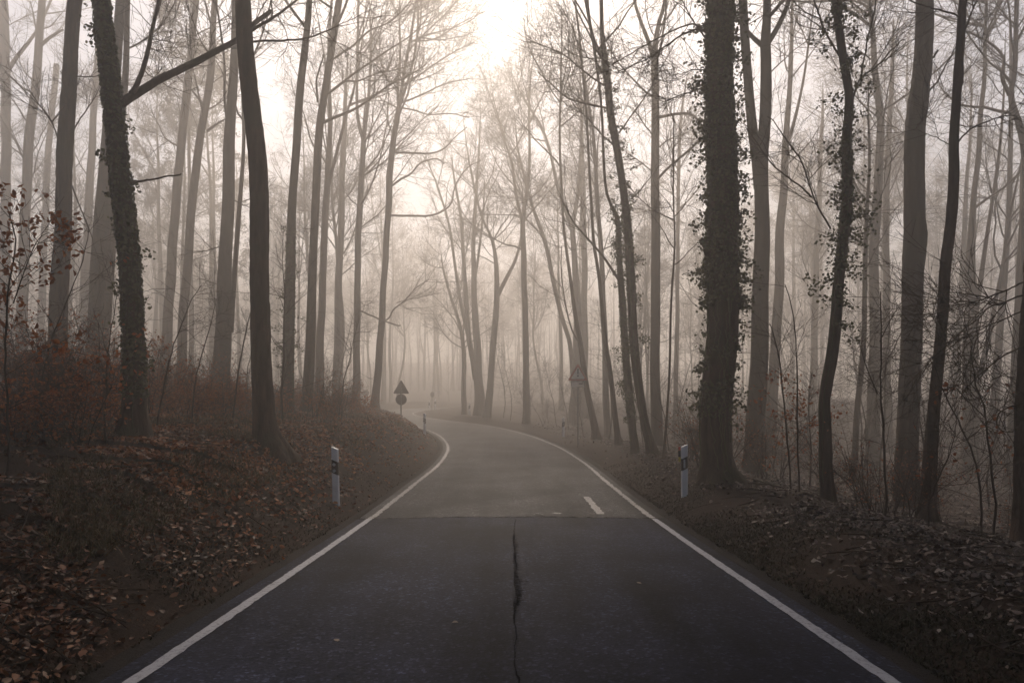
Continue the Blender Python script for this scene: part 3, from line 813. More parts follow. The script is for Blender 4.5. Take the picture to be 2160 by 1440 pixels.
      pts=[(1027,888,15),(1035,789,13),(1043,711,13),(1050,618,12),(1045,536,8),(1035,497,6),(1020,470,5)], stems=[dict(pts=[(1051,622,9),(1070,583,8),(1089,548,6),(1100,500,5)], H=4)], crown=dict(n1=26, t0=.5, k4=4)),
 dict(d=46, group=GC, bark='bark', H=25, label='straight upright trunk alone on the outside of the bend, forked high up',
      pts=[(1111,896,14),(1109,789,13),(1109,672,12),(1105,575,12),(1102,497,12),(1105,440,8),(1113,400,7),(1118,330,6),(1115,250,5)], stems=[dict(pts=[(1102,470,7),(1087,408,6),(1080,340,5),(1060,290,4)], H=3)],
      limbs=[dict(pts=[(1100,455),(1060,455),(1010,453)], w=(3,1.5), twigs=8)], crown=dict(n1=30, t0=.45, k4=4, bias=(-.5, 0, 0))),
 dict(d=48, group=GC, H=22, label='slim tree leaning left, between the lone upright trunk and the exclamation sign',
      pts=[(1212,890,10),(1206,730,9),(1187,680,9),(1167,594,9),(1152,517,9),(1132,462,8),(1117,419,6),(1100,350,5)], crown=dict(n1=26, t0=.5, k4=4, bias=(-.4, 0, 0))),
 dict(d=50, group=GR, bark='bark_smooth', H=27, label='trunk rising directly behind the exclamation mark warning sign',
      pts=[(1212,908,25),(1216,820,23),(1218,750,20),(1218,653,16),(1212,536,12),(1206,478,11),(1216,431,8),(1222,360,7),(1225,280,6)], stems=[dict(pts=[(1206,485,9),(1190,439,8),(1175,400,7),(1160,320,6),(1140,265,5),(1110,225,4)], H=3)],
      crown=dict(n1=32, t0=.45, k4=4, bias=(-.3, 0, 0))),
 dict(d=33, group=GR, H=21, label='thin trunk leaning left behind the exclamation mark sign, base to the right of its pole',
      pts=[(1257,912,17),(1246,860,13),(1237,820,12),(1227,738,11),(1215,680,9),(1204,600,7),(1190,500,6),(1185,400,5)], limbs=[dict(pts=[(1222,722),(1206,700),(1190,633),(1184,570),(1185,520)], w=(4,2), twigs=12)], crown=dict(n1=22, t0=.5)),
 dict(d=56, group=GC, label='broad faint trunk in the fog just right of the exclamation mark sign',
      pts=[(1232,890,16),(1233,670,14),(1232,560,13),(1230,420,12),(1226,280,9)], crown=dict(n1=20, t0=.4)),
 dict(d=40, group=GR, label='pale trunk behind the slender leaning one, third trunk right of the exclamation sign',
      pts=[(1281,912,15),(1276,750,12),(1268,536,10),(1258,440,9),(1252,300,7)], crown=dict(n1=22, t0=.42)),
 dict(d=28, group=GR, H=20, label='slender dark trunk leaning left, between the exclamation sign and the twin ivy trunks',
      pts=[(1303,924,13),(1290,808,10),(1276,711,9),(1268,633,8),(1262,567,7),(1253,517,7),(1249,458,6),(1245,400,6),(1240,300,5)], limbs=[dict(pts=[(1272,600),(1290,560),(1300,530)], w=(2,1.2), twigs=8)], crown=dict(n1=20, t0=.5)),
 dict(d=24, group=GR, bark='bark_moss', H=17, label='left stem of the crossing pair of ivy trunks, bending left at the top',
      pts=[(1338,946,17),(1333,900,15),(1327,847,17),(1317,730,14),(1313,633,13),(1305,555,11),(1303,462,9),(1290,440,7),(1278,417,6),(1271,347,6),(1269,243,5)],
      limbs=[dict(pts=[(1306,594),(1276,548),(1253,520),(1218,482),(1194,443),(1180,410)], w=(6,2.5), dd=1, twigs=18)],
      ivy=[dict(y0=880, y1=440, n=1700, size=.06, out=.06, sprays=60, sl=.35)], crown=dict(n1=16, t0=.5, bias=(-.5, 0, 0))),
 dict(d=23, group=GR, bark='bark_moss', H=22, label='right stem of the crossing pair of ivy trunks, leaning left with long bare limbs',
      pts=[(1376,953,24),(1360,898,17),(1348,828,17),(1338,730,18),(1332,633,17),(1327,517,17),(1322,451,17),(1313,382,15),(1302,312,16),(1288,243,15),(1280,156,14),(1275,121,12),(1269,69,9),(1269,0,8)],
      stems=[dict(pts=[(1277,130,10),(1252,87,8),(1242,35,6),(1238,-20,6)], H=4)],
      limbs=[dict(pts=[(1282,228),(1229,215),(1195,205),(1160,170),(1135,150)], w=(5,2), dd=1, twigs=22), dict(pts=[(1275,180),(1229,146),(1191,111),(1160,100),(1120,85)], w=(4,2), dd=1, twigs=22), dict(pts=[(1270,122),(1240,120),(1205,112),(1190,100)], w=(3,1.5), twigs=14),
             dict(pts=[(1306,280),(1340,232),(1368,194),(1395,140),(1420,95)], w=(3.5,2), dd=1, twigs=12), dict(pts=[(1302,312),(1275,290),(1245,255),(1210,220)], w=(4,2), twigs=14), dict(pts=[(1330,420),(1360,395),(1390,350)], w=(3,1.5), twigs=8)],
      ivy=[dict(y0=760, y1=100, n=2600, size=.06, out=.07, sprays=85, sl=.42, thin=-.25)], crown=dict(n1=16, t0=.55, k4=3)),
 dict(d=30, group=GR, bark='bark_smooth', H=25, label='straight smooth grey trunk right of the crossing ivy pair, stub limb on its right side',
      pts=[(1384,940,24),(1383,789,20),(1383,633,20),(1383,478,19),(1382,417,19),(1382,278,17),(1382,191,17),(1379,122,14),(1386,59,9),(1400,20,7)], stems=[dict(pts=[(1379,125,11),(1368,87,9),(1347,35,7),(1335,-10,6)], H=5)],
      limbs=[dict(pts=[(1390,247),(1424,240),(1458,240),(1480,262),(1488,330)], w=(7,4), dd=1, twigs=8), dict(pts=[(1376,285),(1350,250),(1330,225)], w=(3,1.5), twigs=14), dict(pts=[(1376,362),(1340,330),(1320,320)], w=(3,1.5), twigs=14), dict(pts=[(1390,310),(1420,290),(1450,280)], w=(3,1.5), twigs=14)], crown=dict(n1=30, t0=.45, k4=4)),
 dict(d=21, group=GR, H=11, label='very thin wavy sapling trunk left of the big ivy-covered tree',
      pts=[(1402,936,5),(1408,860,5),(1412,789,5),(1414,700,5),(1416,633,4.5),(1422,555,4.5),(1424,500,4),(1420,420,3)], crown=dict(n1=12, t0=.5, scale=.5)),
 dict(d=45, group=GR, label='faint narrow trunk just left of the big ivy-covered tree',
      pts=[(1424,920,10),(1428,700,9),(1430,500,8),(1432,300,7)], crown=dict(n1=20, t0=.42)),
 # ---- right
 dict(d=14.5, group=GR, bark='bark_moss', H=24, label='biggest trunk on the right, thickly covered in ivy with a sawn limb stub',
      pts=[(1513,1014,78),(1512,985,68),(1512,960,65),(1512,897,62),(1515,813,62),(1520,713,62),(1522,613,62),(1523,513,61),(1527,467,59),(1525,300,53),(1521,167,49),(1520,0,49)],
      limbs=[dict(pts=[(1503,556),(1494,540),(1487,522),(1481,509)], w=(19,15), dd=-.25, twigs=0),
             dict(pts=[(1497,75),(1480,60),(1440,72),(1400,103),(1354,135),(1315,150)], w=(5,2), dd=-1, twigs=12), dict(pts=[(1480,60),(1462,45),(1400,75),(1330,115),(1285,141)], w=(4,1.8), d0=-.1, dd=-1, twigs=10), dict(pts=[(1490,82),(1460,40),(1425,-10)], w=(4,2), twigs=8),
             dict(pts=[(1492,146),(1465,145),(1440,155)], w=(3,1.5), twigs=8), dict(pts=[(1494,180),(1455,195),(1400,220)], w=(3,1.5), twigs=8)],
      ivy=[dict(y0=640, y1=-40, n=9500, size=.066, out=.09, sprays=150, sl=.40), dict(y0=880, y1=560, n=3200, size=.066, out=.09, sprays=60, sl=.30, thin=.0)], crown=dict(n1=14, t0=.55, k3=5, k4=2)),
 dict(d=22, group=GR, bark='bark_smooth', H=23, label='thick smooth trunk splitting into two tall stems, right of the big ivy-covered tree',
      pts=[(1588,1004,44),(1590,960,39),(1595,847,38),(1602,713,36),(1603,580,33),(1603,480,31),(1601,417,30),(1602,340,26),(1610,267,24),(1610,133,22),(1608,97,21),(1612,50,16),(1612,0,16)],
      stems=[dict(pts=[(1598,400,22),(1592,330,21),(1583,277,20),(1573,167,18),(1565,67,18),(1562,0,17)], dd=.3, H=8), dict(pts=[(1610,105,12),(1627,80,11),(1647,43,10),(1662,0,9)], H=5), dict(pts=[(1606,105,11),(1587,90,9),(1575,77,8),(1560,60,6)], dd=.4, H=3)],
      limbs=[dict(pts=[(1616,165),(1650,130),(1700,90)], w=(3,1.5), twigs=14)], crown=dict(n1=18, t0=.5)),
 dict(d=33, group=GR, label='grey trunk in the fog right of the two-stemmed smooth trunk',
      pts=[(1622,950,28),(1633,780,22),(1645,613,20),(1647,480,18),(1655,400,16),(1660,300,14),(1668,200,10)], stems=[dict(pts=[(1658,320,9),(1680,250,7),(1700,160,5)], H=5)], crown=dict(n1=26, t0=.42, k4=4)),
 dict(d=13, group=GR, bark='bark_moss', H=15, label='thin crooked dark trunk hung with ivy clumps, kinked near its foot',
      pts=[(1744,1056,28),(1741,1000,24),(1740,960,23),(1740,897,22),(1738,847,20),(1747,797,22),(1758,747,22),(1765,680,21),(1768,613,20),(1775,547,20),(1781,480,20),(1785,467,20),(1790,367,19),(1787,300,19),(1795,233,17),(1795,193,16),(1783,133,16),(1773,67,15),(1762,0,13)],
      limbs=[dict(pts=[(1800,205),(1817,163),(1857,140),(1887,107),(1910,83)], w=(5,2.5), dd=.5, twigs=10), dict(pts=[(1817,163),(1823,117),(1833,67),(1847,7),(1850,-40)], w=(4,2.5), dd=.3, twigs=10), dict(pts=[(1780,128),(1760,95),(1740,63),(1717,0),(1700,-40)], w=(5,3), dd=.4, twigs=12),
             dict(pts=[(1753,482),(1735,450),(1713,413),(1690,343),(1647,290),(1620,245)], w=(4,2), dd=1, twigs=12), dict(pts=[(1713,415),(1680,385),(1640,360),(1607,317),(1573,267)], w=(4,2), d0=.5, dd=1, twigs=10)],
      ivy=[dict(y0=720, y1=-40, n=2200, size=.058, out=.07, sprays=75, sl=.42, thin=-.1)], crown=dict(n1=12, t0=.6, k3=5, k4=2)),
 dict(d=30, group=GR, bark='bark_smooth', label='grey S-curved trunk between the thin crooked ivy trunk and the broad bare trunk',
      pts=[(1840,1010,28),(1842,813,22),(1845,713,20),(1845,630,19),(1840,547,19),(1848,480,19),(1852,400,18),(1860,283,15),(1853,217,14),(1845,150,12),(1842,67,10)], crown=dict(n1=28, t0=.42, k4=4)),
 dict(d=38, group=GR, label='pale trunk touching the S-curved grey trunk on its right side',
      pts=[(1874,1000,20),(1872,850,17),(1870,747,15),(1865,480,13),(1872,300,11),(1880,120,8)], crown=dict(n1=26, t0=.4)),
 dict(d=24, group=GR, H=14, label='thin dark wavy trunk between the crooked ivy trunk and the S-curved trunk',
      pts=[(1798,1040,14),(1802,960,13),(1806,880,12),(1814,800,11),(1820,700,10),(1821,600,9),(1822,480,8),(1826,400,6)], crown=dict(n1=16, t0=.5, scale=.7)),
 dict(d=17, group=GR, bark='bark_smooth', H=24, label='broad bare straight trunk near the right side of the picture',
      pts=[(1915,1046,52),(1915,960,44),(1917,880,42),(1918,780,40),(1920,680,40),(1923,580,41),(1932,497,45),(1930,480,42),(1928,333,38),(1928,267,38),(1935,200,36),(1942,133,34),(1942,0,32)],
      limbs=[dict(pts=[(1956,195),(1985,155),(2003,120)], w=(4,3), twigs=5), dict(pts=[(1957,130),(1968,120),(1972,112)], w=(5,4), twigs=0), dict(pts=[(1905,690),(1880,740),(1860,780)], w=(2.5,1.5), dd=-1, twigs=8), dict(pts=[(1903,820),(1870,830),(1845,845)], w=(3,1.5), dd=-1, twigs=10)], crown=dict(n1=14, t0=.5, k3=5, k4=2)),
 dict(d=12, group=GR, bark='bark', H=16, label='slim dark trunk leaning right, beside the broad bare trunk',
      pts=[(1958,1050,30),(1962,960,25),(1968,847,22),(1978,747,21),(1987,647,20),(1990,563,20),(2002,480,20),(2008,367,19),(2005,317,18),(2010,233,17),(2015,150,16),(2020,83,15),(2023,0,14)],
      stems=[dict(pts=[(2021,185,5),(2024,165,4),(2023,140,4),(2019,125,5)])],
      limbs=[dict(pts=[(2016,44),(1973,30),(1923,15),(1880,-5)], w=(4,2), twigs=8), dict(pts=[(2008,315),(2030,285),(2070,262),(2110,250),(2140,255)], w=(4,2), dd=1, twigs=14), dict(pts=[(2020,80),(2045,30),(2060,-20)], w=(4,2), twigs=8), dict(pts=[(1998,310),(1960,280),(1930,265)], w=(2,1.2), twigs=6)], crown=dict(n1=12, t0=.6, k3=5, k4=2)),
 dict(d=26, group=GR, H=18, label='crooked forked tree at the upper right edge with a zigzag limb',
      pts=[(2152,1000,18),(2156,760,16),(2158,500,16),(2158,340,16),(2150,290,14),(2138,250,12),(2122,203,11),(2133,177,9),(2135,50,9),(2137,-20,8)],
      limbs=[dict(pts=[(2122,205),(2102,160),(2115,133),(2093,103),(2050,80),(2010,72)], w=(8,3), dd=1, twigs=26), dict(pts=[(2135,60),(2110,40),(2080,0)], w=(4,2), twigs=12)], crown=dict(n1=26, t0=.5, k4=4)),
 dict(d=9.5, group=GR, bark='bark', H=17, label='black trunk cut by the right edge of the picture',
      pts=[(2176,1075,58),(2174,960,54),(2173,850,51),(2175,755,49),(2181,620,47),(2188,480,45),(2200,300,42),(2215,100,38)],
      limbs=[dict(pts=[(2160,595),(2093,622),(2040,640),(2000,648)], w=(4,1.5), dd=.8, twigs=14), dict(pts=[(2160,622),(2109,644),(2095,642),(2047,688),(2010,710)], w=(4,1.5), dd=.5, twigs=14), dict(pts=[(2155,655),(2100,680),(2039,712),(2000,730)], w=(3,1.5), dd=.8, twigs=12),
             dict(pts=[(2155,732),(2109,755),(2062,799),(2030,830)], w=(4,2), dd=.3, twigs=10), dict(pts=[(2155,848),(2109,865),(2097,887),(2101,910),(2125,920),(2145,908)], w=(3,2), twigs=3)], crown=dict(n1=12, t0=.6, k3=5, k4=2)),
 dict(d=31, group=GR, label='stout grey trunk in the fog right of the slim leaning dark trunk',
      pts=[(2043,1010,34),(2045,930,31),(2047,800,30),(2047,700,28),(2045,620,22),(2041,560,18),(2046,480,13),(2052,400,10)], stems=[dict(pts=[(2048,690,14),(2062,620,10),(2072,540,8),(2085,450,7)], H=8), dict(pts=[(2052,840,14),(2070,770,11),(2088,690,8),(2100,620,7)], H=8)], crown=dict(n1=28, t0=.42, k4=4)),
 dict(d=34, group=GR, label='narrow grey trunk, second in the fog right of the slim leaning dark trunk',
      pts=[(2094,1000,19),(2097,871,17),(2105,716,14),(2120,560,12),(2128,400,10),(2130,250,8)], crown=dict(n1=26, t0=.4, k4=4)),
 dict(d=28, group=GR, label='grey trunk in the fog directly beside the black trunk at the right edge',
      pts=[(2130,1010,20),(2134,900,18),(2139,780,16),(2146,620,15),(2151,480,13),(2150,400,11)], crown=dict(n1=24, t0=.45)),
 dict(d=44, group=GR, label='faint leaning trunk low in the fog between slim dark and stout grey trunks',
      pts=[(2010,1000,15),(2016,850,13),(2022,700,12),(2030,560,11),(2036,420,8)], crown=dict(n1=24, t0=.4)),
 dict(d=47, group=GR, label='faint trunk in the fog between the two-stemmed trunk and the crooked ivy trunk',
      pts=[(1710,960,15),(1714,800,14),(1718,640,13),(1722,480,11),(1728,300,8)], crown=dict(n1=26, t0=.38)),
]
for ti, T in enumerate(TREES):
    build_tree(T, 100 + ti)
#TREES_END
# ------------------------------------------------------------------ copies of far trees
def copy_thing(src, loc, rz, sc, label, group):
    c = src.copy(); COL.objects.link(c); c.location = loc; c.rotation_euler = (0, 0, rz); c.scale = (sc, sc, sc)
    c['label'] = label; c['group'] = group
    for ch in src.children:
        k_ = ch.copy(); COL.objects.link(k_); k_.parent = c
    return c

def proto_trunk(g, H, r, bend):
    n = 9; z = np.linspace(-.3, H, n)
    off = np.cumsum(g.normal(0, bend, (n, 2)), axis=0); off -= off[0]
    off += np.outer(z / H, g.normal(0, bend * 2.5, 2))
    P = np.column_stack([off[:, 0], off[:, 1], z]); R = r * (1 - .86 * np.linspace(0, 1, n) ** 1.1); R[0] *= 1.4
    return P, R

def proto_tree(g, H, r, bend, spec, bark):
    P, R = proto_trunk(g, H, r, bend)
    TP, TR = resample(P, R, 40)
    G = Geo(); V, q = tubes(TP[None], TR[None], 9, .015, g); G.add(V, q)
    src = [(TP, TR)]
    if spec.get('fork'):
        i = int(40 * spec['fork']); dv = norm(np.array([g.normal(0, 1), g.normal(0, 1), 2.4])); q_ = TP[i].copy(); S = [q_.copy()]
        L = (H - TP[i, 2]) * .9
        for k_ in range(7):
            dv = norm(dv * .85 + np.array([0, 0, .2]) + g.normal(0, .06, 3)); q_ = q_ + dv * L / 7; S.append(q_.copy())
        SP, SR = resample(np.array(S), np.linspace(TR[i] * .75, .02, 8), 40); V, q = tubes(SP[None], SR[None], 7, .01, g); G.add(V, q); src.append((SP, SR))
    cr = crown_mesh('crown', np.stack([a for a, b in src]), np.stack([b for a, b in src]), g, spec, M['twig'])
    return G.mesh('trunk', M[bark]), cr

gp = np.random.default_rng(55)
PROTO = []
for i, (H, r, bend, sp, bk) in enumerate([
        (24, .20, .16, dict(n1=22, t0=.45, k4=2, rt=.010), 'bark'), (22, .16, .22, dict(n1=24, t0=.35, k4=3, rt=.010, fork=.5), 'bark'), (25, .24, .14, dict(n1=22, t0=.5, k4=3, rt=.010, fork=.6), 'bark_smooth'),
        (20, .12, .25, dict(n1=22, t0=.3, k4=3, rt=.009), 'bark'), (23, .18, .18, dict(n1=26, t0=.4, k4=3, rt=.010, ang=40), 'bark_smooth'), (18, .10, .28, dict(n1=20, t0=.3, k4=3, rt=.009, scale=.8), 'bark'),
        (26, .27, .12, dict(n1=22, t0=.55, k4=3, rt=.010, fork=.7), 'bark')]):
    PROTO.append(proto_tree(gp, H, r, bend, sp, bk))

PENDING = []          # (object, phrase): labels by neighbours are written at the end
def far_tree(pi, x, y, rz, sc, label, group, name='tree'):
    e = empty(name, (x, y, gz(x, y) - .05)); e.rotation_euler = (0, 0, rz); e.scale = (sc, sc, sc)
    tag(e, label, 'tree', group)
    obj('trunk', PROTO[pi][0], e); obj('crown', PROTO[pi][1], e)
    if y > 8: PENDING.append((e, 'very faint fog tree' if y > 90 else 'pale fog tree', 'trees in the fog'))
    return e

taken = [(px(T['pts'][0][0], T['pts'][0][1], T['d'])[0], T['d']) for T in TREES]
def spot_ok(x, y, dist, smin=4.6):
    s, a, z = road_info([x], [y])
    if abs(s[0]) < smin: return False
    return all((x - u) ** 2 + (y - v) ** 2 > dist * dist for u, v in taken)
gf = np.random.default_rng(91)
n_far = 0
for tries in range(4000):
    d = float(np.sqrt(gf.uniform(44 ** 2, 150 ** 2))); pxx = gf.uniform(-20, 2180); x = (pxx - CX) / F * d
    if d > 108 and gf.random() < .35: continue
    if 905 < pxx < 1110 and d < (96 if pxx > 960 else 84): continue
    if 700 < pxx < 1300 and d < 110 and gf.random() < .6: continue
    if not spot_ok(x, d, 2.4): continue
    side = 'left' if pxx < 760 else ('mid' if pxx < 1250 else 'right')
    if d > 90: lab = {'left': 'very faint trunk nearly lost in the fog deep behind the left bank', 'mid': 'very faint trunk nearly lost in the fog far beyond the bend', 'right': 'very faint trunk nearly lost in the fog deep in the right-hand wood'}[side]
    else: lab = {'left': 'pale bare tree in the fog of the wood behind the left bank', 'mid': 'pale bare tree in the fog beyond the bend', 'right': 'pale bare tree in the fog of the right-hand wood'}[side]
    grp = lab.replace('trunk', 'trunks').replace('tree in', 'trees in')
    far_tree(int(gf.integers(0, len(PROTO))), x, d, gf.uniform(0, 6.28), gf.uniform(.82, 1.12), lab, grp)
    taken.append((x, d)); n_far += 1
    if n_far >= 190: break
# unseen dense spruces added beside and behind the viewer to shade the near road
def shade_spruce_meshes(g, H):
    P, R = proto_trunk(g, H, .22, .06); TP, TR = resample(P, R, 30)
    G = Geo(); V, q = tubes(TP[None], TR[None], 10, .02, g); G.add(V, q); tr = G.mesh('trunk', M['bark'])
    A, RA = grow(TP[None], TR[None], 150, g, .16, .99, 2.0, 3.6, 88, 7, -.03, .05, 6, .010, .008, lt=.8)
    G = Geo(); V, q = tubes(A, RA, 4); G.add(V, q); br = G.mesh('branches', M['twig'])
    n = 60; k_ = len(A); i = np.repeat(np.arange(k_), n); t = g.random(k_ * n) * 4.99; j = t.astype(int); w = (t - j)[:, None]
    C = A[i, j] * (1 - w) + A[i, j + 1] * w; T_ = norm(A[i, j + 1] - A[i, j]); sd = norm(np.cross(T_, np.array([0, 0, 1.0]))) * np.where(g.random((k_ * n, 1)) < .5, 1, -1)
    D = norm(sd + .6 * T_ + g.normal(0, .2, (k_ * n, 3)) + np.array([0, 0, -.25])); C = C + D * .14
    V, q = leaf_geo(C, g.normal(0, .3, C.shape) + np.array([0, 0, 1.0]), D, .36, g, .2, .16); G = Geo(); G.add(V, q)
    return tr, br, G.mesh('needles', M['needles'])
SPR = [shade_spruce_meshes(gf, 23), shade_spruce_meshes(gf, 19)]
ORD = ['', 'second', 'third', 'fourth', 'fifth', 'sixth', 'seventh', 'eighth', 'ninth', 'tenth', 'eleventh', 'twelfth', 'thirteenth', 'fourteenth', 'fifteenth', 'sixteenth', 'seventeenth', 'eighteenth', 'nineteenth', 'twentieth', 'twenty-first', 'twenty-second', 'twenty-third', 'twenty-fourth', 'twenty-fifth']
nsp = 0; SPL = []
for tries in range(900):
    sd = -1 if gf.random() < .5 else 1
    x = sd * gf.uniform(5.2, 20); y = gf.uniform(-20, 14)
    if y > -3 and abs(x) < max(y, 0) * .75 + 5.0: continue
    if not spot_ok(x, y, 3.0): continue
    taken.append((x, y)); nsp += 1
    e = empty('shade_spruce', (x, y, gz(x, y))); e.rotation_euler = (0, 0, gf.uniform(0, 6.28)); sc = gf.uniform(.85, 1.15); e.scale = (sc, sc, sc)
    tag(e, 'dense dark spruce added for shade beside or behind the viewpoint', 'tree', 'added shade spruces beside the viewpoint')
    ms = SPR[nsp % 2]; obj('trunk', ms[0], e); obj('branches', ms[1], e); o = obj('needles', ms[2], e); o['kind'] = 'stuff'
    SPL.append(e)
    if nsp >= 34: break
for sd in (-1, 1):
    for k_, e in enumerate(sorted([q for q in SPL if q.location.x * sd > 0], key=lambda q: -q.location.y)):
        e['label'] = f"dense dark spruce added for shade beside the viewpoint, outside the picture, {ORD[k_] or 'first'} going back on the {'left' if sd < 0 else 'right'}"

# far-off wood that reads as one mass
def far_wood(seed):
    g = np.random.default_rng(seed); n = 430
    d = g.uniform(112, 215, n); x = (g.uniform(-250, 2400, n) - CX) / F * d
    s, a, z = road_info(x, d); k_ = np.abs(s) > 4; x, d = x[k_], d[k_]; n = len(x); zg = ground(x, d)
    H = g.uniform(15, 25, n); m = 6; t = np.linspace(0, 1, m)
    P = np.stack([x[:, None] + np.cumsum(g.normal(0, .22, (n, m)), 1), d[:, None] + np.zeros((n, m)), zg[:, None] + H[:, None] * t], axis=-1)
    R = g.uniform(.10, .26, n)[:, None] * (1 - .85 * t)[None, :]
    G = Geo(); V, q = tubes(P, R, 5); G.add(V, q)
    A, RA = grow(P, R, n * 12, g, .3, 1, 2, 5.5, 45, 14, .07, .12, 5, .011, .03); V, q = tubes(A, RA, 3); G.add(V, q)
    B, RB = grow(A, RA, n * 55, g, .2, 1, .8, 2.6, 42, 14, .05, .14, 2, .01, .018); V, q = tubes(B, RB, 3); G.add(V, q)
    # brush at their feet
    m2 = 900; d2 = g.uniform(88, 200, m2); x2 = (g.uniform(-200, 2350, m2) - CX) / F * d2; s, a, z = road_info(x2, d2); k_ = np.abs(s) > 5; x2, d2 = x2[k_], d2[k_]; m2 = len(x2); z2 = ground(x2, d2); h2 = g.uniform(2, 6, m2)
    P2 = np.stack([x2[:, None] + np.cumsum(g.normal(0, .15, (m2, 4)), 1), d2[:, None] + np.zeros((m2, 4)), z2[:, None] + h2[:, None] * np.linspace(0, 1, 4)], axis=-1); R2 = np.full((m2, 4), .03)
    V, q = tubes(P2, R2, 3); G.add(V, q)
    B, RB = grow(P2, R2, m2 * 12, g, .1, 1, .8, 2.2, 55, 14, .02, .14, 2, .01, .016); V, q = tubes(B, RB, 3); G.add(V, q)
    return tag(obj('distant_wood', G.mesh('distant_wood', M['twig'])), 'far wood dissolving into the fog behind everything else', 'forest', kind='stuff')
far_wood(77)

# ------------------------------------------------------------------ pines at the back on the left
def pine(x, y, H, label, seed, z0f=.55):
    g = np.random.default_rng(seed); zb_ = gz(x, y)
    e = empty('pine_tree', (x, y, zb_)); tag(e, label, 'tree', 'pines in the fog on the left')
    P, R = proto_trunk(g, H, .20, .10); TP, TR = resample(P, R, 40)
    G = Geo(); V, q = tubes(TP[None], TR[None], 9, .015, g); G.add(V, q); obj('trunk', G.mesh('trunk', M['bark']), e)
    A, RA = grow(TP[None], TR[None], 34, g, z0f, .99, 1.6, 3.6, 75, 12, .05, .10, 6, .012, .012, lt=.5)
    B, RB = grow(A, RA, 150, g, .3, 1, .5, 1.3, 45, 12, .06, .1, 4, .01, .007)
    G = Geo(); V, q = tubes(A, RA, 4); G.add(V, q); V, q = tubes(B, RB, 3); G.add(V, q); obj('branches', G.mesh('branches', M['twig']), e)
    C0 = np.vstack([B[:, -1], B[:, 2], A[:, -1]]); n = 20; C = np.repeat(C0, n, axis=0) + g.normal(0, .17, (len(C0) * n, 3))
    V, q = leaf_geo(C, g.normal(0, 1, C.shape), g.normal(0, 1, C.shape), .23, g, .1, .15); G = Geo(); G.add(V, q)
    o = obj('needles', G.mesh('needles', M['needles']), e); o['kind'] = 'stuff'
for i, (pxx, d, H, lab, zf) in enumerate([(404, 45, 28, 'pine with dark needle clumps in the fog, top left of centre', .72), (452, 52, 27, 'smaller pine right of the clumpy pine in the fog, upper left', .68), (330, 60, 24, 'faint pine with low needle boughs behind the leaning ivy-clad tree', .5), (505, 64, 24, 'faint pine behind the dark rough-barked trunk on the left', .5)]):
    x = (pxx - CX) / F * d
    pine(x, d, H, lab, 300 + i, zf)

# ------------------------------------------------------------------ saplings and shrubs
def sapling_meshes(g, H, stems, twigs, leaves, lsize=.065, spread=.35, lean=.0):
    n = 7; S = []
    for i in range(stems):
        dv = norm(np.array([g.normal(0, spread), g.normal(0, spread), 1.0])); q = np.array([g.normal(0, .10), g.normal(0, .10), -.1]); h = H * g.uniform(.6, 1.0); pts = [q.copy()]
        for k_ in range(n - 1):
            dv = norm(dv + g.normal(0, .11, 3) + np.array([lean, 0, .06])); q = q + dv * h / (n - 1); pts.append(q.copy())
        S.append(pts)
    S = np.array(S); R = np.linspace(.0052 * H + .003, .004, n)[None, :] * np.ones((stems, 1))
    G = Geo(); V, q = tubes(S, R, 5); G.add(V, q)
    me_s = G.mesh('stem', M['twig'])
    A, RA = grow(S, R, twigs, g, .15, 1, .3, .28 * H + .25, 58, 14, .02, .13, 6, .007, .0045, lt=.3)
    B, RB = grow(A, RA, twigs * 4, g, .1, 1, .18, .55, 45, 14, .01, .15, 3, .007, .003)
    C, RC = grow(B, RB, twigs * 7, g, .2, 1, .1, .28, 42, 14, .0, .1, 2, .007, .0024)
    G = Geo()
    for a, b in ((A, RA), (B, RB), (C, RC)):
        V, q = tubes(a, b, 3); G.add(V, q)
    me_t = G.mesh('twigs', M['twig'])
    me_l = None
    if leaves:
        pool = np.vstack([C[:, -1], B[:, -1], B[:, 2], C[:, 0]])
        m_ = vnoise(pool[:, 0] * 2, pool[:, 1] * 2 + pool[:, 2] * 2, int(g.integers(1, 99)), 1.6)
        pool = pool[np.argsort(-m_ + g.normal(0, .15, len(pool)))][:max(20, int(len(pool) * .6))]
        c = pool[g.integers(0, len(pool), leaves)] + g.normal(0, .025, (leaves, 3))
        V, q = leaf_geo(c, g.normal(0, .7, (leaves, 3)) + np.array([0, 0, .5]), g.normal(0, 1, (leaves, 3)) + np.array([0, 0, -.5]), lsize * (.7 + .6 * g.random(leaves)), g, .35, .36)
        G = Geo(); G.add(V, q); me_l = G.mesh('leaves', M['beech'])
    return me_s, me_t, me_l

def plant(name, cat, ms, x, y, rz, sc, label, group, sink=.0):
    e = empty(name, (x, y, gz(x, y) - sink)); e.rotation_euler = (0, 0, rz); e.scale = (sc, sc, sc); tag(e, label, cat, group)
    obj('stem', ms[0], e); obj('twigs', ms[1], e)
    PENDING.append((e, label, group))
    if ms[2] is not None:
        o = obj('leaves', ms[2], e); o['kind'] = 'stuff'
    return e

gs = np.random.default_rng(17)
SAP = [sapling_meshes(gs, H, st, tw, lv, spread=sp) for H, st, tw, lv, sp in [(4.5, 1, 46, 0, .12), (6.0, 1, 60, 0, .10), (3.4, 2, 50, 0, .3), (5.2, 1, 56, 40, .14), (2.6, 3, 54, 0, .4), (7.5, 1, 64, 0, .08)]]
SHR = [sapling_meshes(gs, H, st, tw, lv, spread=sp) for H, st, tw, lv, sp in [(2.3, 6, 60, 520, .35), (2.8, 7, 70, 140, .30), (1.3, 7, 60, 1100, .55), (3.2, 5, 70, 700, .22), (1.6, 6, 56, 620, .45)]]
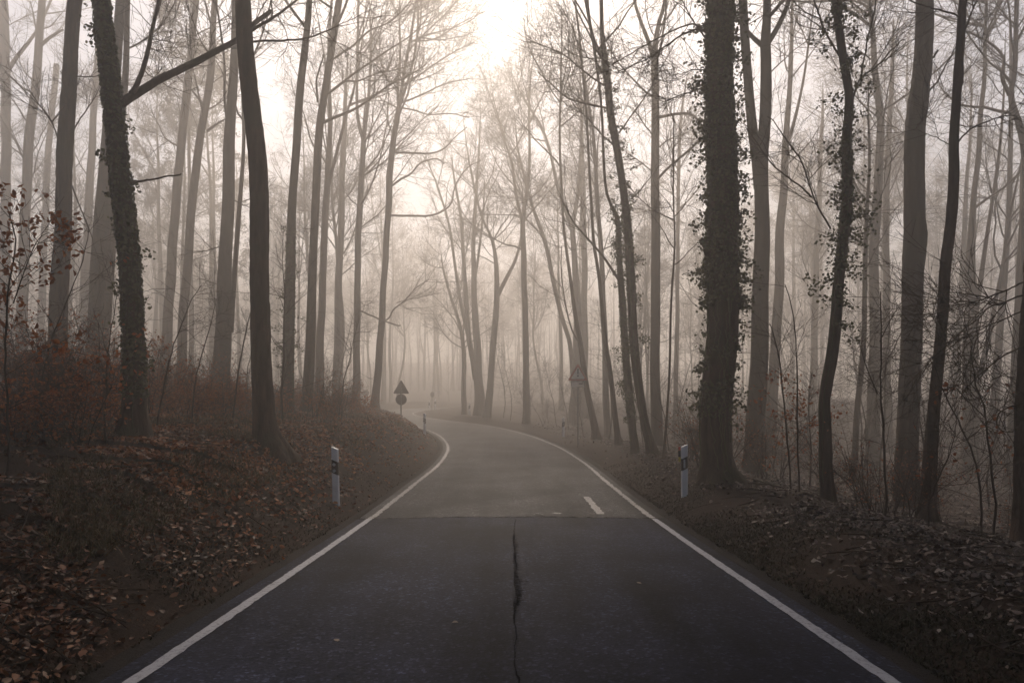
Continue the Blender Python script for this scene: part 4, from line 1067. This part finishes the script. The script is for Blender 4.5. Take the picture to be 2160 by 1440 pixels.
# traced leaf-bearing and bare saplings in the foreground
def traced_sapling(pts, d, w0, w1, label, seed, twigs=26, leaves=0, lsize=.07, lband=(0, 1), extra=()):
    g = np.random.default_rng(seed); n = len(pts)
    P, R = poly_px([(p[0], p[1], w0 + (w1 - w0) * i / (n - 1)) for i, p in enumerate(pts)], d)
    z0 = gz(P[0, 0], d); P = np.vstack([[P[0, 0], d, z0 - .1], P[P[:, 2] > z0 + .05]]); R = np.concatenate([[R[0] * 1.1], R[-(len(P) - 1):]])
    base = np.array([P[0, 0], d, z0])
    P, R = resample(P, R, 20); P[:, 1] += np.cumsum(g.normal(0, .02, 20))
    S = [P]; SR = [R]
    for ex in extra:
        q, r = poly_px([(a, b, 2.6 - 1.2 * i / (len(ex) - 1)) for i, (a, b) in enumerate(ex)], d, .2); q, r = resample(q, r, 20); S.append(q); SR.append(r)
    S = np.array(S) - base; SR = np.array(SR)
    e = empty('sapling', tuple(base)); tag(e, label, 'sapling', 'young trees by the road')
    G = Geo(); V, q = tubes(S, SR, 6, .04, g); G.add(V, q); obj('stem', G.mesh('stem', M['twig']), e)
    A, RA = grow(S, SR, twigs, g, .2, 1, .25, 1.1, 55, 14, .04, .14, 6, .006, .004)
    B, RB = grow(A, RA, twigs * 4, g, .1, 1, .15, .5, 45, 14, .02, .15, 4, .006, .0028); C, RC = grow(B, RB, twigs * 6, g, .2, 1, .08, .22, 42, 14, .0, .1, 2, .006, .002)
    G = Geo()
    for a, b in ((A, RA), (B, RB), (C, RC)):
        V, q = tubes(a, b, 3); G.add(V, q)
    obj('twigs', G.mesh('twigs', M['twig']), e)
    if leaves:
        pool = np.vstack([C[:, -1], B[:, -1], B[:, 2]]); hz_ = pool[:, 2] / P[-1, 2].clip(.1) if False else (pool[:, 2] / (S[0, -1, 2]))
        pool = pool[(hz_ > lband[0]) & (hz_ < lband[1])]
        c = pool[g.integers(0, len(pool), leaves)] + g.normal(0, .03, (leaves, 3))
        V, q = leaf_geo(c, g.normal(0, .7, (leaves, 3)) + np.array([0, 0, .5]), g.normal(0, 1, (leaves, 3)) + np.array([0, 0, -.6]), lsize * (.7 + .6 * g.random(leaves)), g, .35, .36)
        G = Geo(); G.add(V, q); o = obj('leaves', G.mesh('leaves', M['beech']), e); o['kind'] = 'stuff'
traced_sapling([(22,900),(24,760),(26,650),(34,560),(38,500),(24,445)], 8.0, 4.5, 2, 'young beech with russet leaves at the left edge of the picture', 400, 34, 620, .068, (.42, 1.1), [[(28,640),(55,560),(80,500),(105,490)], [(30,600),(8,560),(-15,540)]])
traced_sapling([(88,890),(92,800),(110,700),(150,610),(178,540),(190,480)], 11, 4, 1.5, 'bare thin sapling bending right between the far left trunks', 401, 26, 0)
traced_sapling([(225,900),(232,820),(240,720),(252,620)], 10.5, 4, 1.5, 'bare thin sapling left of the foot of the leaning ivy-clad tree', 402, 24, 60, .06, (.2, .8))
traced_sapling([(330,890),(345,800),(365,720),(395,640),(420,600)], 13, 4, 1.5, 'bare sapling leaning right, right of the leaning ivy-clad tree', 403, 28, 0)
traced_sapling([(405,860),(412,780),(440,700),(452,640)], 15, 4, 1.5, 'bare sapling in front of the grey curved trunk on the left', 404, 26, 60, .06, (0, .5))
traced_sapling([(490,870),(505,780),(520,690),(540,600),(548,540)], 17, 4, 1.5, 'slanting sapling close to the left side of the dark rough trunk', 405, 24, 0)
traced_sapling([(2097,1070),(2090,972),(2082,902),(2076,856),(2060,809),(2062,786),(2053,751),(2058,720)], 10, 5, 2, 'dark zigzag sapling at the right, left of the black edge trunk', 406, 22, 26, .075, (.1, .8), [[(2078,880),(2035,840),(2016,817),(2005,795)], [(2064,800),(2090,770),(2115,745)]])
traced_sapling([(2072,1035),(2062,972),(2031,902),(2004,844),(1988,813),(1975,770)], 10.5, 5, 2, 'dark sapling leaning left, crossing the stout grey trunk at right', 407, 20, 24, .075, (.4, .9))
traced_sapling([(1863,1040),(1856,928),(1849,813),(1854,704),(1858,650),(1860,614)], 11, 5, 2, 'upright sapling in front of the S-curved grey trunk', 408, 24, 0, .06, (0, 1), [[(1856,720),(1880,670),(1900,640)], [(1851,830),(1825,770),(1812,720)]])
traced_sapling([(1685,1020),(1681,903),(1677,777),(1675,697),(1668,640),(1654,600)], 13, 4, 1.8, 'straight thin sapling left of the crooked ivy trunk', 409, 26, 30, .06, (.3, .6))
traced_sapling([(1668,1010),(1657,903),(1647,795),(1632,722),(1621,683)], 14, 4.5, 1.8, 'sapling with orange leaves right of the thick two-stemmed trunk', 410, 34, 330, .07, (.05, .7))
traced_sapling([(1960,1060),(1985,990),(2005,940),(2020,890)], 9.5, 4, 1.5, 'short sapling by the foot of the slim leaning dark trunk', 411, 22, 14)

# repeated shrubs on the left bank
gq = np.random.default_rng(23)
def scatter(n, dr, pxr, smin, fn, dist, tries=60):
    for i in range(n):
        for t in range(tries):
            d = gq.uniform(*dr); x = (gq.uniform(*pxr) - CX) / F * d
            s, a, z = road_info([x], [d])
            if abs(s[0]) < smin: continue
            if all((x - u) ** 2 + (d - v) ** 2 > dist * dist for u, v in taken): break
        else: continue
        taken.append((x, d)); fn(x, d)
LSH = {0: 'russet-leaved thicket', 1: 'bare thin-stemmed thicket', 2: 'low orange-leaved bush', 3: 'tall brown-leaved bush', 4: 'low twiggy bush'}
def put_shrub(ids):
    def f(x, y):
        i = int(gq.choice(ids)); plant('shrub', 'shrub', SHR[i], x, y, gq.uniform(0, 6.28), gq.uniform(.6, .95), LSH[i], 'shrubs on the left bank')
    return f
scatter(12, (10.5, 15), (5, 215), 8.0, put_shrub([0, 1, 1, 3]), .75)
scatter(30, (15.5, 27), (5, 540), 8.0, put_shrub([0, 1, 1, 3, 4, 2]), .9)
scatter(14, (15, 24), (320, 530), 7.5, put_shrub([2, 2, 4]), .8)
scatter(16, (20, 38), (560, 760), 5.6, put_shrub([1, 4, 2]), .9)
scatter(9, (9.5, 13), (5, 235), 6.2, put_shrub([2, 4, 4]), .7)
LSP = RSP = CSP = 'thin leafless sapling'
def put_sap(lab, grp):
    def f(x, y):
        i = int(gq.choice([0, 1, 2, 4, 5])); plant('sapling', 'sapling', SAP[i], x, y, gq.uniform(0, 6.28), gq.uniform(.8, 1.2), lab, grp)
    return f
scatter(34, (17, 52), (5, 760), 6.0, put_sap(LSP, 'leafless saplings among the left-hand trunks'), 1.2)
scatter(44, (19, 50), (1480, 2155), 5.5, put_sap(RSP, 'leafless saplings among the right-hand trunks'), 1.2)
scatter(30, (24, 62), (1060, 1480), 4.8, put_sap(CSP, 'leafless saplings by the bend'), 1.2)
RSH = 'low sparse bush'
def put_rsh(x, y):
    plant('shrub', 'shrub', SHR[int(gq.choice([1, 1, 1]))], x, y, gq.uniform(0, 6.28), gq.uniform(.55, .9), RSH, 'low bushes at the foot of the right-hand trunks')
scatter(7, (9.5, 15), (1780, 2155), 6.2, put_rsh, .6)
scatter(8, (13, 24), (1400, 1760), 4.8, put_rsh, .6)
# bramble canes, dark, at the right edge
# ------------------------------------------------------------------ fallen mossy branches on the right
for i, (a, b, d, w, lab) in enumerate([((1588, 1022), (1668, 1042), 13.6, 5, 'mossy fallen branch lying between the big ivy tree and the crooked trunk'), ((1668, 1074), (1752, 1062), 12.2, 6, 'short mossy log at the foot of the crooked ivy trunk'), ((1590, 1000), (1640, 1045), 14.6, 3, 'thin bare stick slanting beside the mossy fallen branch')]):
    g = np.random.default_rng(500 + i)
    xa, xb = (a[0] - CX) / F * d, (b[0] - CX) / F * d
    xs_ = np.linspace(xa, xb, 10); ys_ = d + np.linspace(-.25, .3, 10) * (1 if i % 2 else -1); zs = ground(xs_, ys_) + .06 + .03 * np.sin(np.linspace(0, 5, 10))
    P = np.column_stack([xs_, ys_, zs]); P[1:-1] += g.normal(0, .012, (8, 3)); R = np.linspace(w, w * .55, 10) / 2 * d / F
    base = P[0].copy(); base[2] -= R[0]
    G = Geo(); V, q = tubes((P - base)[None], R[None], 9, .06, g); G.add(V, q)
    B, RB = grow((P - base)[None], R[None], 5, g, .3, 1, .2, .5, 45, 10, .05, .1, 5, .01, .005); V, q = tubes(B, RB, 4); G.add(V, q)
    o = obj('fallen_branch', G.mesh('fallen_branch', M['bark_moss']), None, tuple(base)); tag(o, lab, 'branch', 'fallen branches')

# ------------------------------------------------------------------ leaf litter, grass
def litter(name, n, dr, pxr, side, smin, label, seed, sz, dens=None, mt='litter'):
    g = np.random.default_rng(seed)
    # uniform over the ground in polar-ish strips, denser near
    d = dr[0] * (dr[1] / dr[0]) ** g.random(n * 3); x = (g.uniform(pxr[0], pxr[1], n * 3) - CX) / F * d
    s, a, z = road_info(x, d); b = np.abs(s)
    ok = (np.sign(s) == side) & (g.random(len(x)) < np.interp(b, [smin - .35, smin, smin + .5, smin + 1.1], [0, .10, .45, 1]))
    ok &= g.random(len(x)) < np.clip(.55 + 1.1 * vnoise(x, d, seed, 1.7) + .7 * vnoise(x, d, seed + 9, 5.0), .05, 1)
    if dens is not None: ok &= g.random(len(x)) < dens(b, a)
    x, d = x[ok][:n], d[ok][:n]; m = len(x)
    z = ground(x, d) + .012 + .035 * g.random(m)
    C = np.column_stack([x, d, z]); N = norm(g.normal(0, .55, (m, 3)) + np.array([0, 0, 1.0])); D = g.normal(0, 1, (m, 3)) * np.array([1, 1, .1])
    V, q = leaf_geo(C, N, D, sz * (.4 + 1.15 * g.random(m) ** 1.3) * np.interp(d, [0, 6, 18, 60], [.75, .85, 1.1, 1.6]), g, .42, .38)
    G = Geo(); G.add(V, q); return tag(obj(name, G.mesh(name, M[mt])), label, 'leaf litter', kind='stuff')
litter('leaf_litter', 54000, (2.6, 46), (-260, 1040), -1, 2.98, 'brown fallen leaves covering the left bank', 71, .066)
litter('leaf_litter', 42000, (3.0, 46), (1120, 2420), 1, 3.35, 'brown fallen leaves along the right verge', 72, .066, lambda b, a: np.interp(b, [3.3, 4.2, 7, 12, 20], [.4, 1, 1, .7, .5]), 'litter_pale')
litter('leaf_litter', 17000, (8.5, 36), (150, 1020), -1, 3.2, 'fresh russet fallen leaves on the face of the left bank', 74, .080, None, 'litter_fresh')
def blades(name, n, dr, pxr, side, s0, s1, label, seed, h, mt, wd=.006):
    g = np.random.default_rng(seed); d = dr[0] * (dr[1] / dr[0]) ** g.random(n * 14); x = (g.uniform(pxr[0], pxr[1], n * 14) - CX) / F * d
    s, a, z = road_info(x, d); b = np.abs(s)
    ok = (np.sign(s) == side) & (b > s0) & (b < s1) & (vnoise(x, d, seed, 1.5) + .4 * vnoise(x, d, seed + 1, 4.0) > g.uniform(-.3, .5, len(x)))
    x, d = x[ok][:n], d[ok][:n]; m = len(x); z = ground(x, d)
    L = h * (.4 + .9 * g.random(m))[:, None]; dv = norm(g.normal(0, .55, (m, 3)) + np.array([0, -.15, .9])); sd = norm(np.cross(dv, g.normal(0, 1, (m, 3)))); w = wd * np.interp(d, [0, 10, 40], [.8, 1, 3])[:, None]
    p0 = np.column_stack([x, d, z - .01]); p1 = p0 + dv * L * .6; p2 = p0 + norm(dv + np.array([0, 0, -.55]) + g.normal(0, .2, (m, 3))) * L
    V = np.stack([p0 - sd * w, p0 + sd * w, p1 + sd * w * .7, p1 - sd * w * .7, p2], axis=1).reshape(-1, 3); b5 = (np.arange(m) * 5)[:, None]
    G = Geo(); G.add(V, b5 + np.array([[0, 1, 2, 3]]), b5 + np.array([[3, 2, 4]])); return tag(obj(name, G.mesh(name, M[mt])), label, 'grass', kind='stuff')
blades('dry_grass', 9000, (6, 30), (100, 1000), -1, 3.9, 7.5, 'dry straw-coloured grass on the crest of the left bank', 81, .24, 'grass')
blades('verge_moss', 26000, (2.6, 22), (1200, 2500), 1, 2.8, 4.6, 'short dark moss and grass between right edge line and leaves', 82, .06, 'moss', .007)
blades('verge_moss', 14000, (2.6, 22), (-300, 900), -1, 2.85, 3.7, 'short dark moss and grass between left edge line and leaves', 83, .06, 'moss', .007)
def ground_twigs(seed, n):
    g = np.random.default_rng(seed); d = 3.0 * (30 / 3.0) ** g.random(n * 3); x = (g.uniform(-200, 2350, n * 3) - CX) / F * d
    s, a, z = road_info(x, d); k_ = np.abs(s) > 3.3; x, d = x[k_][:n], d[k_][:n]; n = len(x); ang = g.random(n) * 6.28; L = g.uniform(.15, .7, n)
    t = np.linspace(-.5, .5, 4); X = x[:, None] + np.cos(ang)[:, None] * L[:, None] * t + g.normal(0, .015, (n, 4)); Y = d[:, None] + np.sin(ang)[:, None] * L[:, None] * t + g.normal(0, .015, (n, 4))
    Z = ground(X.ravel(), Y.ravel()).reshape(n, 4) + .04 + g.random((n, 4)) * .02
    V, q = tubes(np.stack([X, Y, Z], -1), np.full((n, 4), 1.0) * g.uniform(.003, .009, n)[:, None], 4); G = Geo(); G.add(V, q)
    return tag(obj('fallen_twigs', G.mesh('fallen_twigs', M['twig'])), 'thin fallen twigs strewn over the leaf litter', 'twigs', kind='stuff')
ground_twigs(88, 900)
# single pale leaves and chips lying on the road
for i, (x_, y_, lab) in enumerate([(960, 1337, 'pale leaf on the dark asphalt left of the centre crack'), (711, 1375, 'pale leaf on the dark asphalt near the left edge line'), (1348, 1243, 'small pale leaf on the dark asphalt right of the tar stain'), (1136, 1086, 'left one of two pale paint flakes just beyond the seam'), (1175, 1082, 'right one of two pale paint flakes just beyond the seam')]):
    g = np.random.default_rng(600 + i); d = 1.86 * F / (y_ - HY); x = (x_ - CX) / F * d
    zr = float(np.interp(d, RL[:at_s(30), 1], RL[:at_s(30), 2])) + .035 * (1 - (x / 2.7) ** 2) + .02
    V, q = leaf_geo(np.zeros((1, 3)), np.array([[.1, -.15, 1.0]]), g.normal(0, 1, (1, 3)) * np.array([1, .6, .05]), .055 if i < 3 else .2, g, .25, .4 if i < 3 else .16)
    o = obj('fallen_leaf' if i < 3 else 'paint_flake', mesh_np('fallen_leaf', V, [q], M['line_worn'] if i >= 3 else M['pale_leaf']), None, (x, d, zr)); tag(o, lab, 'leaf' if i < 3 else 'paint')

# ------------------------------------------------------------------ delineator posts
def rot2(v, a): return v
def delineator(pxx, d, label, style, rz=0.0, tilt=0.0, h=1.05):
    x = (pxx - CX) / F * d; z0 = gz(x, d)
    e = empty('delineator_post', (x, d, z0)); e.rotation_euler = (0, tilt, rz); tag(e, label, 'road post', 'delineator posts along the road')
    # hollow triangular-rounded section, flat face to the traffic, slanted top
    w = .06; sec = np.array([[-w, -.045], [-.045, -.055], [.045, -.055], [w, -.045], [w, .01], [.035, .055], [-.035, .055], [-w, .01]]) * np.array([1.0, 1.0])
    sl = -.028 if style == 'left' else .028        # top and band fall towards the road
    def block(za, zb, grow_=1.0, sl_a=0.0, sl_b=0.0):
        n = len(sec); s_ = sec * grow_
        lo = np.column_stack([s_[:, 0], s_[:, 1], za + sl_a * s_[:, 0] / w]); hi = np.column_stack([s_[:, 0], s_[:, 1], zb + sl_b * s_[:, 0] / w])
        i = np.arange(n); j = (i + 1) % n; G = Geo()
        G.add(np.vstack([lo, hi, lo.mean(0), hi.mean(0)]), np.column_stack([i, j, j + n, i + n]), np.vstack([np.column_stack([j, i, np.full(n, 2*n)]), np.column_stack([i+n, j+n, np.full(n, 2*n+1)])]))
        return G
    obj('post_body', block(-.2, h - .03, 1, 0, sl).mesh('post_body', M['white'], False), e)
    band = obj('black_band', block(h - .50, h - .26, 1.03, sl, sl).mesh('black_band', M['black'], False), e)
    if style == 'left':
        for zz in (h - .33, h - .46 + .015):
            G = Geo(); a = np.linspace(0, 2 * math.pi, 20, endpoint=False); G.prism(np.column_stack([.029 * np.cos(a) - .008, zz + .029 * np.sin(a)]), -.0675, -.056)
            obj('reflector', G.mesh('reflector', M['reflector'], False), band)
    else:
        G = Geo(); G.box((-.018, -.062, h - .385), (.034, .012, .17)); obj('reflector', G.mesh('reflector', M['reflector'], False), band)
    return e
delineator(710, 12.6, 'white road post with two round reflectors on the left verge, nearest the camera', 'left', math.radians(-6), math.radians(-1.5))
pr = delineator(1443, 13.7, 'white road post with one upright reflector on the right verge, nearest the camera', 'right', math.radians(8))
G = Geo(); G.box((-.085, .035, .86), (.035, .05, .13)); obj('marker_tag', G.mesh('marker_tag', M['black'], False), pr)
G = Geo(); G.box((-.085, .035, .965), (.03, .045, .07)); tag(obj('marker_tag', G.mesh('marker_tag', M['red'], False), pr), 'red tag at the back of the post')
G = Geo(); G.box((-.082, .035, .745), (.028, .045, .09)); tag(obj('marker_tag', G.mesh('marker_tag', M['yellow'], False), pr), 'yellow tag at the back of the post')
delineator(896, 34, 'white road post inside the left bend, second on the left verge', 'left', math.radians(-20))
delineator(1188, 36.5, 'white road post just left of the exclamation mark sign', 'right', math.radians(10))
delineator(990, 57, 'faint white road post in front of the stout many-stemmed tree', 'right', math.radians(30))
delineator(918, 66, 'faint white road post on the grassy island, right of the round faint sign', 'right', math.radians(40))
delineator(905, 72, 'faint white road post left of the faint round sign on the island', 'right', math.radians(50))

# ------------------------------------------------------------------ traffic signs
def tri(side, rr=.045, n=5):
    hgt = side * math.sqrt(3) / 2; c = [(-side/2 + rr * 1.6, rr), (side/2 - rr * 1.6, rr), (0, hgt - rr * 1.9)]
    out = []
    for k_, (cx_, cz_) in enumerate(c):
        a0 = [math.radians(150), math.radians(270), math.radians(30)][k_]
        for t in np.linspace(0, math.radians(120), n): out.append((cx_ + rr * math.cos(a0 + t), cz_ + rr * math.sin(a0 + t)))
    return np.array(out)
def disc(r, n=36):
    a = np.linspace(0, 2 * math.pi, n, endpoint=False); return np.column_stack([r * np.cos(a), r * np.sin(a)])
def pole(e, h, r=.034):
    P = np.array([[0, 0, -.3], [0, 0, h * .5], [0, 0, h]]); G = Geo(); V, q = tubes(P[None], np.full((1, 3), r), 14); G.add(V, q)
    G.add(*[np.vstack([V[-14:], [[0, 0, h + .01]]]), None, [[i, (i + 1) % 14, 14] for i in range(14)]]); obj('pole', G.mesh('pole', M['steel']), e)
def sign_root(pxx, d, label, rz):
    x = (pxx - CX) / F * d; e = empty('traffic_sign', (x, d, gz(x, d))); e.rotation_euler = (0, 0, rz); return tag(e, label, 'traffic sign')
def clamp(e, z):
    G = Geo(); G.box((0, .0, z), (.10, .085, .035)); obj('clamp', G.mesh('clamp', M['steel'], False), e)
# back of a triangle above a disc, left of the bend
d = 37; e = sign_root(846, d, 'triangular and round sign seen from behind, left of the bend', math.radians(4))
zt_ = CH + (HY - 830) / F * d - e.location.z          # lower edge of the triangle
pole(e, zt_ + .55)
T_ = tri(.88); G = Geo(); G.prism(T_ + np.array([0, zt_]), .045, .049); tp = obj('triangle_plate', G.mesh('triangle_plate', M['sign_back'], False), e)
G = Geo(); G.prism((T_ - T_.mean(0)) * .995 + T_.mean(0) + np.array([0, zt_]), .050, .052); obj('front_face', G.mesh('front_face', M['sign_white'], False), tp)
zc_ = zt_ - .315; G = Geo(); G.prism(disc(.30) + np.array([0, zc_]), .045, .049); dp = obj('round_plate', G.mesh('round_plate', M['sign_back'], False), e)
G = Geo(); G.prism(disc(.298) + np.array([0, zc_]), .050, .052); obj('front_face', G.mesh('front_face', M['sign_white'], False), dp)
for zz in (zt_ + .12, zt_ + .42, zc_ + .15, zc_ - .15): clamp(e, zz)
# exclamation warning sign on the right
d = 30; e = sign_root(1219, d, 'red-edged triangular warning sign with exclamation mark and small plate, right of the road', math.radians(-3))
zt_ = CH + (HY - 803) / F * d - e.location.z
pole(e, zt_ + .6)
T_ = tri(.90); c0 = np.array([0, T_[:, 1].max() / 3]); G = Geo(); G.prism(T_ + np.array([0, zt_]), -.045, -.041); tp = obj('triangle_plate', G.mesh('triangle_plate', M['sign_back'], False), e)
G = Geo(); G.prism((T_ - c0) * .985 + c0 + np.array([0, zt_]), -.0475, -.0455); obj('red_border', G.mesh('red_border', M['dark_red'], False), tp)
G = Geo(); G.prism((T_ - c0) * .68 + c0 + np.array([0, zt_]), -.0500, -.0480); obj('white_field', G.mesh('white_field', M['sign_white'], False), tp)
G = Geo(); G.prism(np.array([[-.018, .30], [.018, .30], [.032, .545], [-.032, .545]]) + np.array([0, zt_]), -.0525, -.0505); G.prism(disc(.034, 16) + np.array([0, zt_ + .215]), -.0525, -.0505)
obj('exclamation_mark', G.mesh('exclamation_mark', M['black'], False), tp)
G = Geo(); G.box((0, -.043, zt_ - .155), (.56, .004, .26)); pp = obj('supplementary_plate', G.mesh('supplementary_plate', M['black'], False), e)
G = Geo(); G.box((0, -.0465, zt_ - .155), (.53, .002, .23)); obj('plate_face', G.mesh('plate_face', M['sign_white'], False), pp)
G = Geo(); G.box((.12, -.0495, zt_ - .125), (.17, .002, .05)); obj('plate_marking', G.mesh('plate_marking', M['black'], False), pp)
for zz in (zt_ + .12, zt_ + .45, zt_ - .155): clamp(e, zz)
# two faint round signs far back
for (pxx, d, r, py, lab, rz) in [(771, 62, .30, 829, 'faint round sign in the fog between two slim trunks left of the bend', 0.3), (911, 64, .26, 832, 'faint round sign in the fog on the island inside the hairpin', 0.9)]:
    e = sign_root(pxx, d, lab, rz); zc_ = CH + (HY - py) / F * d - e.location.z; pole(e, zc_ + .25, .03)
    G = Geo(); G.prism(disc(r) + np.array([0, zc_]), -.045, -.041); dp = obj('round_plate', G.mesh('round_plate', M['sign_back'], False), e)
    G = Geo(); G.prism(disc(r * .985) + np.array([0, zc_]), -.048, -.0455); obj('front_face', G.mesh('front_face', M['sign_back'], False), dp)
# ------------------------------------------------------------------ labels told by neighbours one can find
MARKS = [(-400, 'left picture edge'), (122, 'slim dark trunk'), (284, 'leaning ivy tree'), (547, 'dark rough trunk'), (652, 'long-limbed trunk'), (752, 'slim forked trunk'), (846, 'triangle-and-disc sign'), (1008, 'many-stemmed tree'), (1109, 'lone upright trunk'), (1219, 'exclamation sign'),
         (1330, 'crossing ivy pair'), (1515, 'big ivy tree'), (1600, 'two-stemmed trunk'), (1755, 'crooked ivy trunk'), (1918, 'broad bare trunk'), (2045, 'stout grey trunk'), (2600, 'right picture edge')]
buckets = {}
for e_, ph, gr in PENDING:
    q_ = CX + e_.location.x / e_.location.y * F
    i_ = max(k_ for k_ in range(len(MARKS)) if MARKS[k_][0] <= max(q_, -399)); i_ = min(i_, len(MARKS) - 2)
    buckets.setdefault((ph, i_), []).append((q_, e_, gr))
for (ph, i_), lst in buckets.items():
    lst.sort(key=lambda v: v[0])
    for k_, (q_, e_, gr) in enumerate(lst):
        od = ('' if len(lst) == 1 else ', ' + ('leftmost' if k_ == 0 else 'rightmost' if k_ == len(lst) - 1 else ORD[min(k_, len(ORD) - 1)] + ' from left') + ',')
        e_['label'] = f'{ph}{od} between {MARKS[i_][1]} and {MARKS[i_ + 1][1]}'
        e_['group'] = gr
# ------------------------------------------------------------------ haze
lowest = float(GZ.min())
bpy.context.view_layer.update()
highest = max((o.matrix_world @ Vector(c))[2] for o in scene.objects if o.type == 'MESH' for c in o.bound_box)
hz = Geo(); zt, zb = highest + .4, lowest - 1.0
hz.box((0, 90, (zt + zb) / 2), (520, 420, zt - zb))
hm = bpy.data.materials.new('haze'); hm.use_nodes = True
hn = hm.node_tree
for n in list(hn.nodes): hn.nodes.remove(n)
ho = hn.nodes.new('ShaderNodeOutputMaterial'); pv = hn.nodes.new('ShaderNodeVolumePrincipled')
pv.inputs['Color'].default_value = (.967, .908, .850, 1)
pv.inputs['Density'].default_value = FOG_DENSITY
pv.inputs['Anisotropy'].default_value = FOG_ANISO
hn.links.new(pv.outputs[0], ho.inputs['Volume'])
haze = tag(obj('haze', hz.mesh('haze', hm, False)), 'pale morning fog filling the whole forest', 'fog', kind='stuff')
